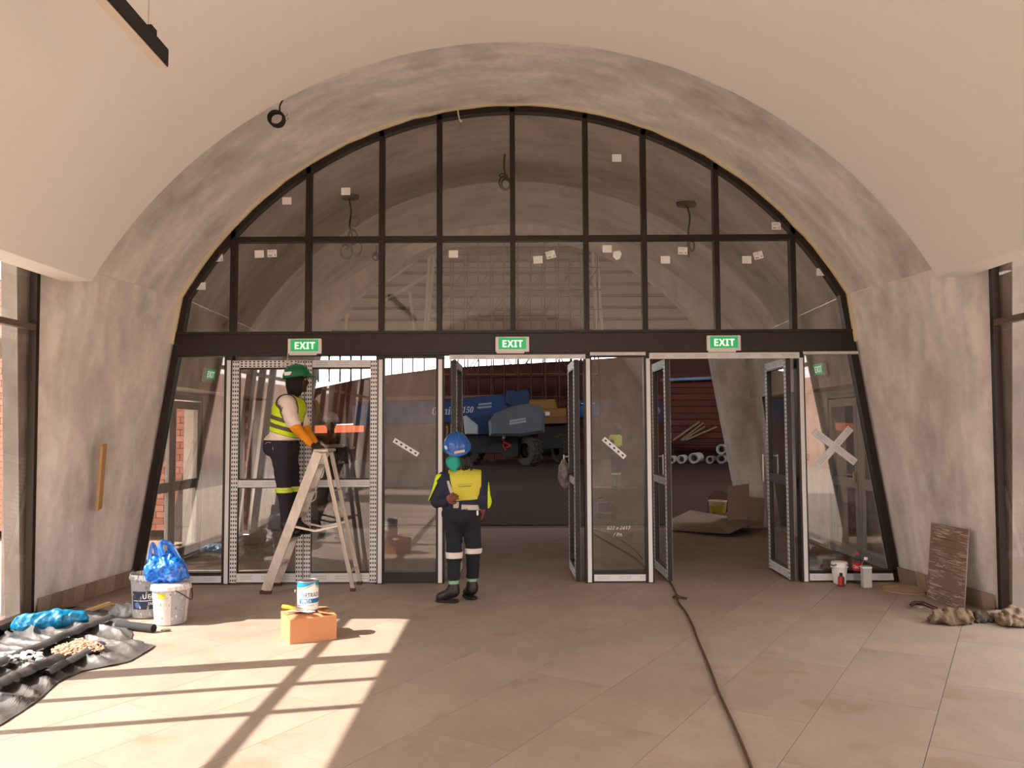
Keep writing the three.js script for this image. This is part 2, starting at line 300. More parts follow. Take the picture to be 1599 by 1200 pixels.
// ---------------------------------------------------------------- glazing of the two side openings
const OUTX = (h) => 4.27 - 0.11 * h;
for (const s of [-1, 1]) {
  const w = structure(s < 0 ? 'window_2' : 'window_3');
  const G = (h, z, d = 0) => V(s * (OUTX(h) + d), h, z), far = (h) => -7.14 + 0.2 * h, TOP = 3.1;
  const fr = (a, b, wd, dp, m = M.bronze, nm = 'frame') => mesh(nm, bar(a, b, wd, dp, V(1, 0, 0)), m, w);
  fr(G(0, far(0) + 0.02), G(TOP, far(TOP) + 0.02), 0.045, 0.06, M.bronze, 'jamb');
  fr(G(0.03, far(0)), G(0.03, 1.4), 0.06, 0.11, M.bronze, 'bottom_rail');
  fr(G(TOP, far(TOP)), G(TOP, 1.4), 0.1, 0.11, M.bronze, 'head_rail');
  fr(G(2.51, far(2.51) + 0.045), G(2.51, 1.4), 0.05, 0.06, M.bronzeLight, 'transom');
  const zs = [[-5.2, 0.17], [-4.68, 0.055], [-4.16, 0.055], [-2.95, 0.055], [-1.75, 0.055], [-0.55, 0.055], [0.65, 0.055], [1.36, 0.07]];
  for (const [z, wd] of zs) fr(G(0.03, z), G(TOP, z), wd, 0.1, M.bronze, 'mullion');
  const cuts = [-7.1, ...zs.map((q) => q[0])];
  for (let i = 0; i + 1 < cuts.length; i++) for (const [h0, h1] of [[0.06, 2.48], [2.54, TOP]]) {
    const z0 = (h) => i ? cuts[i] : far(h) + 0.03, z1 = cuts[i + 1];
    mesh('pane', sheet([[G(h0, z0(h0)), G(h1, z0(h1))], [G(h0, z1), G(h1, z1)]]), M.glassClear, w);
  }
  // the second bay, behind the photographer
  for (const z of [1.95, 3.45, 4.95]) fr(G(0.03, z), G(TOP, z), 0.06, 0.1, M.bronze, 'mullion');
  fr(G(0.03, 1.9), G(0.03, 5.0), 0.06, 0.11, M.bronze, 'bottom_rail'); fr(G(TOP, 1.9), G(TOP, 5.0), 0.1, 0.11, M.bronze, 'head_rail'); fr(G(2.51, 1.9), G(2.51, 5.0), 0.055, 0.12, M.bronzeLight, 'transom');
  mesh('pane', sheet([[G(0.06, 1.95), G(TOP, 1.95)], [G(0.06, 4.95), G(TOP, 4.95)]]), M.glassClear, w);
  // the outer arch of the side opening, just beyond the glass
  const hole = [...legPts(4.18, 3.436, 3.1).map((p) => [-p[0] - 2.9, p[1]]), ...arcThrough(3.436, 3.1, 5.2, 32).map((p) => [p[0] - 2.9, p[1]]), ...legPts(4.18, 3.436, 3.1).reverse().map((p) => [p[0] - 2.9, p[1]])];
  const g = prism([[-8.8, -0.02], [-8.8, 6], [3.2, 6], [3.2, -0.02], [1.28, -0.02], ...hole.reverse(), [-7.08, -0.02]], 0.13).rotateY(-Math.PI / 2);   // shape x -> z
  // after the turn the shape's x runs along +z and the depth along -x
  solid(s < 0 ? 'wall_outer_left' : 'wall_outer_right', metric(toCreasedNormals(g.translate(s < 0 ? -4.325 : 4.455, 0, 0).applyMatrix4(new THREE.Matrix4().set(1, -0.11 * s, 0, 0, 0, 1, 0, 0, 0, 0, 1, 0, 0, 0, 0, 1)), 0.5)), M.render);
}

// ---------------------------------------------------------------- the arched glazed screen
const screen = structure('window_1');
const XM = [-3.07, -2.25, -1.447, -0.814, -0.01, 0.793, 1.43, 2.22, 3.05];
const BEAM0 = 2.455, BEAM1 = 2.70, TR = 3.735;
const frameZ = FZ;
{
  const prof = (off) => { const o = []; const f = (x, y, nx, ny) => o.push([x - nx * off, y - ny * off]);
    for (let i = 0; i <= 6; i++) { const y = 3.1 * i / 6; f(-halfAt(y), y, -0.987, 0.16); }
    const a = arcThrough(3.63, 3.1, 5.23, 56); for (const p of a.slice(1, -1)) { const l = Math.hypot(p[0], p[1] - CY); f(p[0], p[1], p[0] / l, (p[1] - CY) / l); }
    for (let i = 6; i >= 0; i--) { const y = 3.1 * i / 6; f(halfAt(y), y, 0.987, 0.16); } return o; };
  mesh('arch_frame', prism([...prof(0.012), ...prof(0.085).reverse()], 0.1).translate(0, 0, frameZ - 0.05), M.bronze, screen);
  const wob = (off, amp) => prof(off).map((p, i, a) => { const q = fbm(i * 0.9, off * 40, 3, 3) * amp, l = Math.hypot(p[0], p[1] - CY); return [p[0] - q * p[0] / l, p[1] - q * (p[1] - CY) / l]; });
  const cut = (l) => l.filter((p) => p[1] > 2.45);
  mesh('foam_seal', prism([...cut(prof(-0.02)), ...cut(wob(0.024, 0.03)).reverse()], 0.03).translate(0, 0, frameZ + 0.045), M.foam, screen);
  mesh('beam', bx(halfAt(2.58) * 2 - 0.05, BEAM1 - BEAM0, 0.12, 0, (BEAM0 + BEAM1) / 2, frameZ, 0.004), M.bronze, screen);
  mesh('beam_lip', join([bx(halfAt(2.7) * 2 - 0.05, 0.03, 0.15, 0, BEAM1, frameZ, 0.004), bx(halfAt(2.46) * 2 - 0.08, 0.025, 0.15, 0, BEAM0 + 0.01, frameZ, 0.004)]), M.bronze, screen);
  for (const x of XM) { const t = topAt(x) - 0.03; mesh('mullion', bx(0.058, t - BEAM1, 0.1, x, (t + BEAM1) / 2, frameZ, 0.004), M.bronze, screen); }
  mesh('transom', bx(XM[8] - XM[0], 0.058, 0.095, (XM[8] + XM[0]) / 2, TR, frameZ, 0.004), M.bronze, screen);
}
const panes = [];
function paneOf(pts) { const g = new THREE.ShapeGeometry(shapeOf(pts)); const m = mesh('pane', g, M.glass, screen); m.position.z = frameZ; panes.push({ pts, m }); return m; }
{
  const arcTop = (x0, x1) => { const o = []; for (let i = 0; i <= 10; i++) { const x = mixn(x1, x0, i / 10); o.push([x, topAt(x) - 0.05]); } return o; };
  for (let i = 0; i < 8; i++) { paneOf([[XM[i], TR], [XM[i + 1], TR], ...arcTop(XM[i], XM[i + 1])]); paneOf([[XM[i], BEAM1], [XM[i + 1], BEAM1], [XM[i + 1], TR], [XM[i], TR]]); }
  for (const s of [-1, 1]) { const xi = s < 0 ? XM[0] : XM[8]; const pts = [[xi, BEAM1], [s * (halfAt(BEAM1) - 0.05), BEAM1], [s * (3.63 - 0.05), 3.1]]; for (let k = 1; k <= 6; k++) { const x = mixn(3.58, Math.abs(xi), k / 6); pts.push([s * x, topAt(x) - 0.05]); } paneOf(pts); }
}
// ground-floor posts with their strip of white protective film, and the fixed lights between them
const POSTS = [-3.10, -1.455, -0.805, 0.795, 1.445, 3.10];
for (const x of POSTS) {
  const p = mesh('post', bx(0.085, BEAM0, 0.11, x, BEAM0 / 2, frameZ, 0.004), M.bronze, screen);
  const f = mesh('film_strip', bx(0.042, BEAM0 - 0.06, 0.003, x + (x < -1 ? 0.008 : 0.004), (BEAM0 - 0.06) / 2 + 0.01, frameZ + 0.0575), M.film, p);
}
for (const [a, b, kind] of [[0, 0, 'L'], [1, 2, 'F'], [3, 4, 'F2'], [5, 5, 'R']]) {
  if (kind === 'F' || kind === 'F2') {
    const x0 = POSTS[a] + 0.04, x1 = POSTS[b] - 0.04;
    const r = mesh('bottom_rail', bx(x1 - x0, 0.09, 0.09, (x0 + x1) / 2, 0.06, frameZ, 0.004), M.bronze, screen);
    if (kind === 'F2') mesh('film_strip', filmStrip(x1 - x0 - 0.02, 0.07, frameZ + 0.047, (x0 + x1) / 2, 0.055, 'print'), M.tapePrint, r);
    mesh('glazing_bead', bx(x1 - x0, 0.02, 0.1, (x0 + x1) / 2, 0.115, frameZ), M.bronze, screen);
    mesh('glazing_bead', bx(x1 - x0, 0.03, 0.1, (x0 + x1) / 2, BEAM0 - 0.015, frameZ), M.bronze, screen);
    paneOf([[x0, 0.1], [x1, 0.1], [x1, BEAM0], [x0, BEAM0]]);
  } else {
    const s = kind === 'L' ? -1 : 1, xi = s * 3.06, pts = [[xi, 0.1], [s * (halfAt(0.1) - 0.06), 0.1], [s * (halfAt(BEAM0) - 0.06), BEAM0], [xi, BEAM0]];
    paneOf(pts);
    const r = mesh('bottom_rail', bx(0.95, 0.09, 0.09, s * 3.6, 0.055, frameZ, 0.004), M.bronze, screen);
    mesh('film_strip', filmStrip(0.93, 0.072, frameZ + 0.047, s * 3.6, 0.055, 'print'), M.tapePrint, r);
    mesh('glazing_bead', bx(0.95, 0.025, 0.1, s * 3.6, 0.115, frameZ), M.bronze, screen);
  }
}
// white film along the door heads
for (const [x0, x1, y, h] of [[-0.70, 0.77, 2.425, 0.05], [0.82, 1.42, 2.455, 0.035], [1.46, 3.08, 2.43, 0.065], [3.12, 3.72, 2.455, 0.03]])
  mesh('film_strip', filmStrip(x1 - x0, h, frameZ + 0.078, (x0 + x1) / 2, y, 'print'), M.tapePrint, screen);

// ---------------------------------------------------------------- door leaves
// a leaf in its own axes: hinge edge at x = 0, running to x = w, front at +z
function doorLeaf(num, w, filmDots, opt = {}) {
  const d = structure('door_' + num), hgt = 2.39, sw = 0.078, y0 = 0.015;
  const bar3 = (nm, ww, hh, x, y) => mesh(nm, bx(ww, hh, 0.052, x, y, 0, 0.003), M.bronze, d);
  const st = [bar3('stile', sw, hgt, sw / 2, y0 + hgt / 2), bar3('stile', sw, hgt, w - sw / 2, y0 + hgt / 2)];
  const rails = [[hgt - 0.05, 0.1], [1.06, 0.1], [0.06, 0.115]].map(([y, hh]) => [bar3('rail', w - 2 * sw, hh, w / 2, y0 + y), y, hh]);
  const sides = opt.both ? [1, -1] : [1];
  for (const sd of sides) {
    const z = sd * 0.0275;
    st.forEach((m, i) => mesh('film_strip', filmStrip(sw - 0.004, hgt - 0.01, z, i ? w - sw / 2 : sw / 2, y0 + hgt / 2, 'dots'), M.tapeDots, m));
    rails.forEach(([m, y, hh], i) => { const dots = i === 0 && opt.topDots; if (i === 1 && opt.bareMid) return; mesh('film_strip', filmStrip(w - 2 * sw - 0.004, hh - 0.022, z, w / 2, y0 + y + (i === 0 ? 0.008 : -0.004), dots ? 'dots' : 'print'), dots ? M.tapeDots : M.tapePrint, m); });
  }
  for (const [a, b] of [[0.1175, 1.01], [1.11, hgt - 0.1]]) { const g = new THREE.PlaneGeometry(w - 2 * sw, b - a); const p = mesh('pane', g, M.glass, d); p.position.set(w / 2, y0 + (a + b) / 2, 0); }
  if (opt.handle) for (const sd of [1, -1]) {
    const x = w - 0.05, z = sd * 0.085; mesh('pull_handle', join([rod(V(x, 1.02, z), V(x, 1.34, z), 0.011), rod(V(x, 1.04, z), V(x, 1.04, sd * 0.026), 0.009), rod(V(x, 1.32, z), V(x, 1.32, sd * 0.026), 0.009)]), M.steel, d);
  }
  return d;
}
{
  const put = (d, x, z, turn) => { d.position.set(x, 0, z); d.rotation.y = turn; };
  put(doorLeaf(1, 0.785, true, { topDots: true }), -3.055, FZ + 0.03, 0);
  const r = doorLeaf(2, 0.785, true, {}); // hinged on its right: built from its free edge
  put(r, -2.265, FZ + 0.03, 0);
  put(doorLeaf(3, 0.78, true, { both: true, handle: true, bareMid: true }), -0.66, FZ - 0.05, Math.PI / 2 - 0.02);
  const d4 = doorLeaf(4, 0.78, true, { both: true, handle: true });
  const wrapF = (x, y, z) => Math.abs(ell(x, y, z, V(0, 0, 0), 0.075, 0.15, 0.06) + 0.03 * fbm(x * 18, y * 14, z * 18, 3)) - 0.004;
  mesh('plastic_wrap', nets(wrapF, V(-0.12, -0.2, -0.1), V(0.12, 0.2, 0.1), 0.007).translate(0.7, 1.12, -0.09), new THREE.MeshPhysicalMaterial({ color: C('#d8d2cc'), roughness: 0.3, transmission: 0.75, thickness: 0, side: THREE.DoubleSide }), d4);
  put(d4, 0.68, FZ - 0.03, Math.PI / 2 + 0.02);
  put(doorLeaf(5, 0.80, true, { both: true, handle: true }), 1.665, FZ + 0.01, Math.PI / 2 + 0.01);
  put(doorLeaf(6, 0.80, true, { both: true, handle: true, bareMid: true }), 2.975, FZ + 0.02, Math.PI / 2 - 0.03);
}
// grey framed double doors in the tunnel's side recesses
[-1, 1].forEach((s, k) => {
  const z0 = -10.86, z1 = -9.06, X = s * 4.29, d = structure('door_' + (7 + k));
  mesh('door_frame', [bx(0.1, 2.08, 0.06, X, 1.04, z0), bx(0.1, 2.08, 0.06, X, 1.04, z1), bx(0.1, 0.06, z1 - z0, X, 2.07, (z0 + z1) / 2)], M.greyFrame, d);
  for (let i = 0; i < 2; i++) {
    const a = z0 + 0.035 + i * 0.87, b = a + 0.86, m = (a + b) / 2, Xi = X - s * 0.02;
    const leaf = mesh('door_leaf', [bx(0.05, 2.0, 0.09, Xi, 1.02, a + 0.045, 0.004), bx(0.05, 2.0, 0.09, Xi, 1.02, b - 0.045, 0.004), bx(0.05, 0.1, 0.7, Xi, 1.97, m), bx(0.05, 0.12, 0.7, Xi, 0.95, m), bx(0.05, 0.14, 0.7, Xi, 0.09, m)], M.greyFrame, d);
    for (const [y0, y1] of [[0.16, 0.89], [1.01, 1.92]]) { const g = new THREE.PlaneGeometry(0.7, y1 - y0).rotateY(Math.PI / 2).translate(Xi, (y0 + y1) / 2, m); mesh('pane', g, M.glass, leaf); }
    if (i === 0 && s > 0) mesh('lever_handle', [bx(0.05, 0.14, 0.03, Xi - s * 0.04, 1.03, b - 0.045, 0.004), rod(V(Xi - s * 0.08, 1.06, b - 0.05), V(Xi - s * 0.08, 1.06, b - 0.18), 0.009)], M.steel, leaf);
  }
});
// ---------------------------------------------------------------- outdoors: paved ground, and the brick face of the hall seen through the side door
// low buildings across the yards on either side
solid('wall_yard_left', metric(bx(0.4, 4.6, 90, -14.5, 2.1, 19)), std(C('#a98674'), 0.9)); solid('wall_yard_right', metric(bx(0.4, 4.2, 90, 14, 1.9, 19)), std(C('#a98674'), 0.9));
solid('roof_canopy', bx(2.9, 0.12, 3.0, -5.95, 2.75, -10.4), M.render);
{ // closed side room behind the right-hand door
  const m = std(C('#5d5850'), 0.9); for (const g of [bx(0.1, 2.6, 4.4, 6.6, 1.3, -10.4), bx(2.2, 0.1, 4.4, 5.6, 2.6, -10.4), bx(2.0, 2.6, 0.1, 5.6, 1.3, -12.7), bx(2.0, 2.6, 0.1, 5.6, 1.3, -8.75)]) solid('wall_side_room', g, m);
  // pale leaning pier outside the left-hand door
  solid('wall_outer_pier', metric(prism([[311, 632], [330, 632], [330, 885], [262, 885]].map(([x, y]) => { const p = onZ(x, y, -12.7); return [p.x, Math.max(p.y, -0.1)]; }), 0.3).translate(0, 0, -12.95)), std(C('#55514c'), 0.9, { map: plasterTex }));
}
solid('ground', metric(bx(160, 0.2, 160, 0, -0.27, -20)), M.ground);
{
  const w = structure('wall_brick');
  mesh('mortar', metric(bx(10, 4.2, 0.06, -9.4, 2.1, -13.36)), std(C('#6e5a50'), 0.95), w);
  const mats = ['#a8705f', '#9f6656', '#b07a69', '#9c6859'].map((c) => std(C(c), 0.9)), geo = new THREE.BoxGeometry(0.24, 0.094, 0.05);
  for (let j = 0; j < 26; j++) for (let i = 0; i < 9; i++) { const b = mesh('brick', geo, mats[Math.floor(rnd() * 4)], w); b.position.set(-4.55 - i * 0.25 - (j % 2) * 0.125, 0.05 + j * 0.104, -13.325 + rr(-0.003, 0.003)); }
  const big = []; for (let j = 0; j < 40; j++) for (let i = 0; i < 29; i++) { if (j < 26 && i < 9) continue; big.push(new THREE.BoxGeometry(0.24, 0.094, 0.05).translate(-4.55 - i * 0.25 - (j % 2) * 0.125, 0.05 + j * 0.104, -13.325)); }
  const rest = mesh('bricks_beyond', big, mats[0], w); rest.userData.kind = 'stuff';
}

// ---------------------------------------------------------------- the big hall beyond the tunnel
const HB = -43;
solid('floor_hall', metric(bx(42, 0.2, 32, 0, -0.1, -29.86)), std(C('#452a1d'), 0.85, { map: floorTex }));
{
  const wall = structure('wall_hall');
  const top = [[480, 609], [573, 590], [690, 575], [905, 563], [1000, 556], [1130, 550]].map(([x, y]) => onZ(x, y, HB)).map((p) => [p.x, p.y]);
  const hole = [[490, 677], [568, 675], [568, 661], [490, 665]].map(([x, y]) => onZ(x, y, HB)).map((p) => [p.x, p.y]);
  mesh('cladding', metric(prism([[-21, 0], [-21, 5], ...top, [21, 5.6], [21, 0]].map((p) => [p[0], p[1]]), 0.3, [hole]).translate(0, 0, HB - 0.3)), std(C('#5c352c'), 0.85), wall);
  // horizontal sheets of the shutter on the right
  const a = onZ(1020, 600, HB).x, b = onZ(1230, 600, HB).x, sm = [std(C('#74392f'), 0.7), std(C('#6a332a'), 0.7)];
  for (let i = 0; i < 12; i++) { const y = 0.55 + i * 0.345; const m = mesh('slat', new THREE.CylinderGeometry(0.5, 0.5, b - a, 10, 1, false, 0, 0.75), sm[i % 2], wall); m.geometry.rotateZ(Math.PI / 2).rotateX(-0.2 + Math.PI * 0.5).translate(0, 0, 0); m.geometry = bx(b - a, 0.325, 0.06, 0, 0, 0, 0.03); m.position.set((a + b) / 2, y, HB + 0.05); m.rotation.x = 0.09; }
  const posts = [[496, 1], [513, 1], [530, 1], [547, 1], [563, 1], [611, 0], [628, 0], [644, 0], [662, 0], [715, 0], [760, 0], [806, 0], [850, 0], [892, 0]];
  const blue = std(C('#3f86b8'), 0.5);
  for (const [px, bl] of posts) { const p = onZ(px, 600, HB); mesh('clerestory_post', bx(bl ? 0.1 : 0.07, 1.8, 0.08, p.x, 5.1, HB - 0.12), bl ? blue : M.rust, wall); }
  solid('wall_hall_right', bx(0.3, 14, 30, 20.5, 7, -28.5), std(C('#5d4a40'), 0.9));
  solid('wall_hall_left', bx(0.3, 9, 30, -20.5, 8.8, -28.5), std(C('#5d4a40'), 0.9));
  const roof = structure('roof_hall'), sheetM = std(C('#a3937f'), 0.8), purl = std(C('#5d4a3c'), 0.8);
  for (const q of [bx(30, 0.3, 29.5, -6, 13.6, -28.2), bx(12, 0.3, 20.5, 15, 13.6, -32.7)]) mesh('deck', q, std(C('#8a7a6a'), 0.9), roof);
  const P = (t) => V(0, mixn(5.75, 13.6, t), mixn(HB - 0.6, HB + 1.6, t));
  for (let i = 0; i < 13; i++) { const c = P((i + 0.5) / 13); const m = mesh('roof_sheet', bx(42, 0.66, 0.05, 0, 0, 0), sheetM, roof); m.position.copy(c); m.rotation.x = 0.27 + 0.05; const q = P(i / 13); mesh('purlin', bx(42, 0.13, 0.22, q.x, q.y, q.z + 0.12), purl, roof); }
  // slanting struts below the cladding at the left and right of the arch
  const strut = std(C('#b7a48f'), 0.7);
  const st = [[672, 382, 664, 515], [678, 400, 668, 515], [605, 440, 676, 388], [600, 470, 672, 428], [530, 482, 522, 515], [545, 470, 540, 515], [925, 385, 932, 515], [932, 400, 940, 515], [640, 455, 648, 515]];
  for (const [x0, y0, x1, y1] of st) mesh('strut', rod(onZ(x0, y0, -40.6), onZ(x1, y1, -40.6), 0.09), strut, roof);
}
{ // outside beyond the hall's low opening
  solid('wall_yard', bx(16, 1.95, 0.4, -11, 0.97, HB - 6), std(C('#c46a44'), 0.9));
}
// scaffolding in front of the far wall
{
  const t = thing('scaffolding', 'rusty tube scaffolding standing high against the far hall wall, behind the blue lift', 'scaffolding', [1.2, 0, -40.7]);
  const m = std(C('#5b3327'), 0.75), X0 = -5.0, X1 = 3.0, n = 12;
  for (const dz of [-0.9, 0.9]) {
    for (let i = 0; i <= n; i++) { const x = mixn(X0, X1, i / n) + rr(-0.06, 0.06); mesh('standard', rod(V(x, 0, dz), V(x, 11.2 - (i % 3 === 1 ? 0.6 : 0), dz), 0.034), m, t); }
    for (let j = 1; j <= 10; j++) { const y = j * 1.08; mesh('ledger', rod(V(X0 - 0.2, y + rr(-0.08, 0.08), dz), V(X1 + 0.2, y + rr(-0.08, 0.08), dz), 0.03), m, t); }
    for (let i = 0; i < n; i += 2) for (let j = 1; j < 10; j += 3) { const x = mixn(X0, X1, i / n), f = (i + j) % 4 ? 1 : -1; mesh('brace', rod(V(x, j * 1.08 + (f < 0 ? 2.1 : 0), dz), V(x + 1.33, j * 1.08 + (f > 0 ? 2.1 : 0), dz), 0.028), m, t); }
  }
  for (let j = 2; j <= 10; j += 2) mesh('deck_board', bx(X1 - X0, 0.05, 1.6, (X0 + X1) / 2, j * 1.08 + 0.06, 0), std(C('#8a6a4a'), 0.9), t);
}
// self-propelled boom lift
{
  const Z = -35.6, o = onY(780, 727, 0), t = thing('boom_lift', 'dark blue boom lift on large treaded tyres, parked in the dim hall', 'lift', [0, 0, Z]);
  const P = (l, z = Z) => l.map(([x, y]) => { const p = onZ(x, y, z); return [p.x, p.y]; });
  const blue = std(C('#183a6c'), 0.5), dblue = std(C('#142e56'), 0.55), grey = std(C('#5d646a'), 0.55), lgrey = std(C('#aab3ba'), 0.55), dark = std(C('#26272a'), 0.7), tyre = std(C('#453e37'), 0.95);
  const boom = mesh('boom', prism(P([[555, 634], [690, 627], [800, 616], [824, 612], [824, 640], [772, 655], [690, 660], [555, 664]]), 0.8, undefined, 0.03).translate(0, 0, -0.4), blue, t);
  mesh('boom_hinge', [prism(P([[792, 612], [800, 610], [806, 614], [814, 611], [822, 610], [826, 616], [824, 636], [808, 640], [792, 630]]), 1.1, undefined, 0.03).translate(0, 0, -0.5)], dblue, t);
  mesh('hood', prism(P([[769, 677], [768, 660], [776, 650], [800, 640], [822, 636], [840, 639], [845, 648], [845, 672], [814, 677]]), 1.9, undefined, 0.12).translate(0, 0, -0.9), grey, t);
  mesh('cowl', prism(P([[726, 652], [729, 651], [746, 665], [746, 677], [729, 677]]), 1.2, undefined, 0.04).translate(0, 0, -0.5), lgrey, t);
  mesh('turntable', prism(P([[735, 655], [768, 649], [772, 678], [744, 678], [744, 665]]), 1.5, undefined, 0.02).translate(0, 0, -0.9), dblue, t);
  const ch = mesh('chassis', [prism(P([[722, 680], [808, 680], [808, 712], [790, 714], [784, 707], [756, 707], [722, 705]]), 1.6, undefined, 0.03).translate(0, 0, -1.2), prism(P([[800, 684], [880, 684], [880, 700], [800, 706]]), 0.9).translate(0, 0, -1.8)], dark, t);
  mesh('tow_hole', lathe([[0, 0], [0.11, 0], [0.11, 0.02], [0, 0.02]], 16).rotateX(Math.PI / 2).translate(...[...P([[764, 693]])[0], 0.42]), M.black, ch);
  mesh('strap', [tube([[784, 683], [788, 690], [786, 697], [791, 703]].map(([x, y]) => V(...P([[x, y]])[0], 0.46)), 0.05), tube([[786, 690], [797, 696], [790, 699]].map(([x, y]) => V(...P([[x, y]])[0], 0.48)), 0.06)], std(C('#9c2f2a'), 0.7), t);
  mesh('lamp', new THREE.SphereGeometry(0.07, 12, 8).translate(...P([[787, 683]])[0], 0.5), M.white, t);
  for (const i of [0, 1, 2]) mesh('hose', tube([[690 + i * 8, 662], [692 + i * 7, 672], [689 + i * 9, 684]].map(([x, y]) => V(...P([[x, y]])[0], 0.1 * i)), 0.05), std(C('#8a6a3a'), 0.7), t);
  // lettering and stripe emblems
  const word = canvasTex(1024, 160, (x, w, h) => { x.fillStyle = '#183a6c'; x.fillRect(0, 0, w, h); x.fillStyle = '#c9d2da'; x.font = 'italic bold 112px serif'; x.fillText('Genie', 425, 138); x.font = 'italic bold 92px serif'; x.fillText('SX', 705, 122); x.fillText('-150', 826, 118); });
  const q = P([[628, 629], [741, 651]]); { const g = new THREE.PlaneGeometry(q[1][0] - q[0][0], q[0][1] - q[1][1]).translate((q[0][0] + q[1][0]) / 2, (q[0][1] + q[1][1]) / 2, 0.436); mesh('lettering', g, std('#ffffff', 0.5, { map: word }), boom); }
  const stripes = (l, z, m, par) => mesh('stripe_emblem', l.map((s) => prism(P(s), 0.01).translate(0, 0, z)), m, par);
  stripes([[[748, 631], [768, 629], [768, 632], [748, 634]], [[746, 636], [768, 634], [768, 637], [747, 639]]], 0.435, std(C('#8e9aa6'), 0.5), boom);
  stripes([[[796, 657], [820, 653], [820, 656], [796, 660]], [[796, 661], [821, 657], [821, 660], [796, 664]]], 1.13, std(C('#a7adb2'), 0.5), t);
  const wheel = (px, py, r, w, turn, z) => {
    const c = P([[px, py]], Z + z)[0], g = lathe([[r * 0.5, -w / 2], [r * 0.9, -w / 2], [r, -w * 0.38], [r, w * 0.38], [r * 0.9, w / 2], [r * 0.5, w / 2]], 36).rotateX(Math.PI / 2), lugs = [];
    for (let i = 0; i < 20; i++) for (const s of [-1, 1]) lugs.push(bx(0.085, 0.085, w * 0.52, 0, 0, 0, 0).rotateY(0.5 * s).translate(0, r + 0.015, s * w * 0.22).rotateZ(i * Math.PI / 10 + (s > 0 ? 0.15 : 0)));
    const m = mesh('wheel', join([g]), tyre, t); mesh('tread_lug', join(lugs), tyre, m);
    mesh('rim', lathe([[0, 0.02], [r * 0.2, 0.06], [r * 0.3, -0.02], [r * 0.48, -0.04], [r * 0.52, w / 2 - 0.02], [r * 0.52, -w / 2], [0, -w / 2 + 0.1]], 28).rotateX(Math.PI / 2), dark, m);
    m.position.set(c[0], r + 0.03, z); m.rotation.y = turn;
  };
  wheel(826, 703, 0.66, 0.46, -0.9, 0.35); wheel(876, 698, 0.66, 0.46, -1.2, -2.2); wheel(735, 703, 0.66, 0.46, -0.5, -2.0);
}
// yellow machine and blue drums behind the lift
{
  const Z = -39.65, P = (l) => l.map(([x, y]) => { const p = onZ(x, y, Z); return [p.x, p.y]; }), y = std(C('#94662c'), 0.6), d = std(C('#2a2320'), 0.8);
  const t = thing('yellow_machine', 'yellow and tan machine body half hidden behind the blue lift', 'machine', [0, 0, Z]);
  mesh('body', prism(P([[845, 641], [882, 639], [882, 651], [845, 652]]), 0.8, undefined, 0.03), y, t);
  mesh('lower_body', prism(P([[845, 653], [882, 652], [883, 661], [846, 662]]), 1.0, undefined, 0.02), std(C('#80572c'), 0.65), t);
  mesh('upper_body', prism(P([[826, 627], [864, 626], [868, 639], [828, 640]]), 0.8, undefined, 0.05), y, t);
  mesh('panel', prism(P([[850, 644], [857, 644], [857, 650], [850, 650]]), 0.02).translate(0, 0, 1.03), M.white, t);
  mesh('undercarriage', prism(P([[840, 662], [885, 662], [885, 712], [840, 712]]), 0.7), d, t);
  mesh('long_rail', prism(P([[560, 621], [800, 617], [800, 621], [560, 627]]), 0.3), std(C('#7d5838'), 0.7), t);
  const drum = (px, py, w, i) => { const p = onZ(px, 640, -39.1), o = thing('blue_drum', ['blue plastic drum beside the yellow machine, nearer the middle doorway', 'blue plastic drum seen through the open door leaf right of the yellow machine', 'blue plastic drum furthest right behind the middle fixed glass'][i], 'drum', [p.x, py, -39.1], 0, 'blue drums behind the lift');
    mesh('barrel', lathe([[0, 0], [w * 0.96, 0], [w, 0.06], [w, 0.18], [w * 1.04, 0.2], [w, 0.22], [w, 0.4], [w * 1.04, 0.42], [w, 0.44], [w * 0.9, 0.6], [0, 0.6]], 20), std(C('#194b8c'), 0.5), o); mesh('cap', lathe([[0, 0.6], [0.06, 0.6], [0.06, 0.64], [0, 0.64]], 10), M.white, o); };
  const rack = thing('storage_rack', 'dark steel rack with long blue bars carrying the blue drums', 'rack', [0, 0, -39.1]);
  const a = onZ(887, 641, -39.1), b = onZ(940, 641, -39.1);
  mesh('shelf', bx(b.x - a.x, 0.08, 0.9, (a.x + b.x) / 2, a.y - 0.34, -0.05), d, rack);
  for (const x of [a.x + 0.05, b.x - 0.05]) mesh('upright', bx(0.08, a.y + 1.0, 0.08, x, (a.y + 1.0) / 2, -0.44), d, rack);
  mesh('blue_bar', [bx(b.x - a.x + 0.6, 0.16, 0.1, (a.x + b.x) / 2 + 0.3, a.y + 0.42, -0.5), bx(b.x - a.x + 0.6, 0.05, 0.1, (a.x + b.x) / 2 + 0.3, a.y + 0.2, -0.42)], std(C('#1d3f7a'), 0.5), rack);
  [[894, 0.21], [909, 0.21], [927, 0.27]].forEach((q, i) => drum(q[0], a.y - 0.299, q[1], i));
}
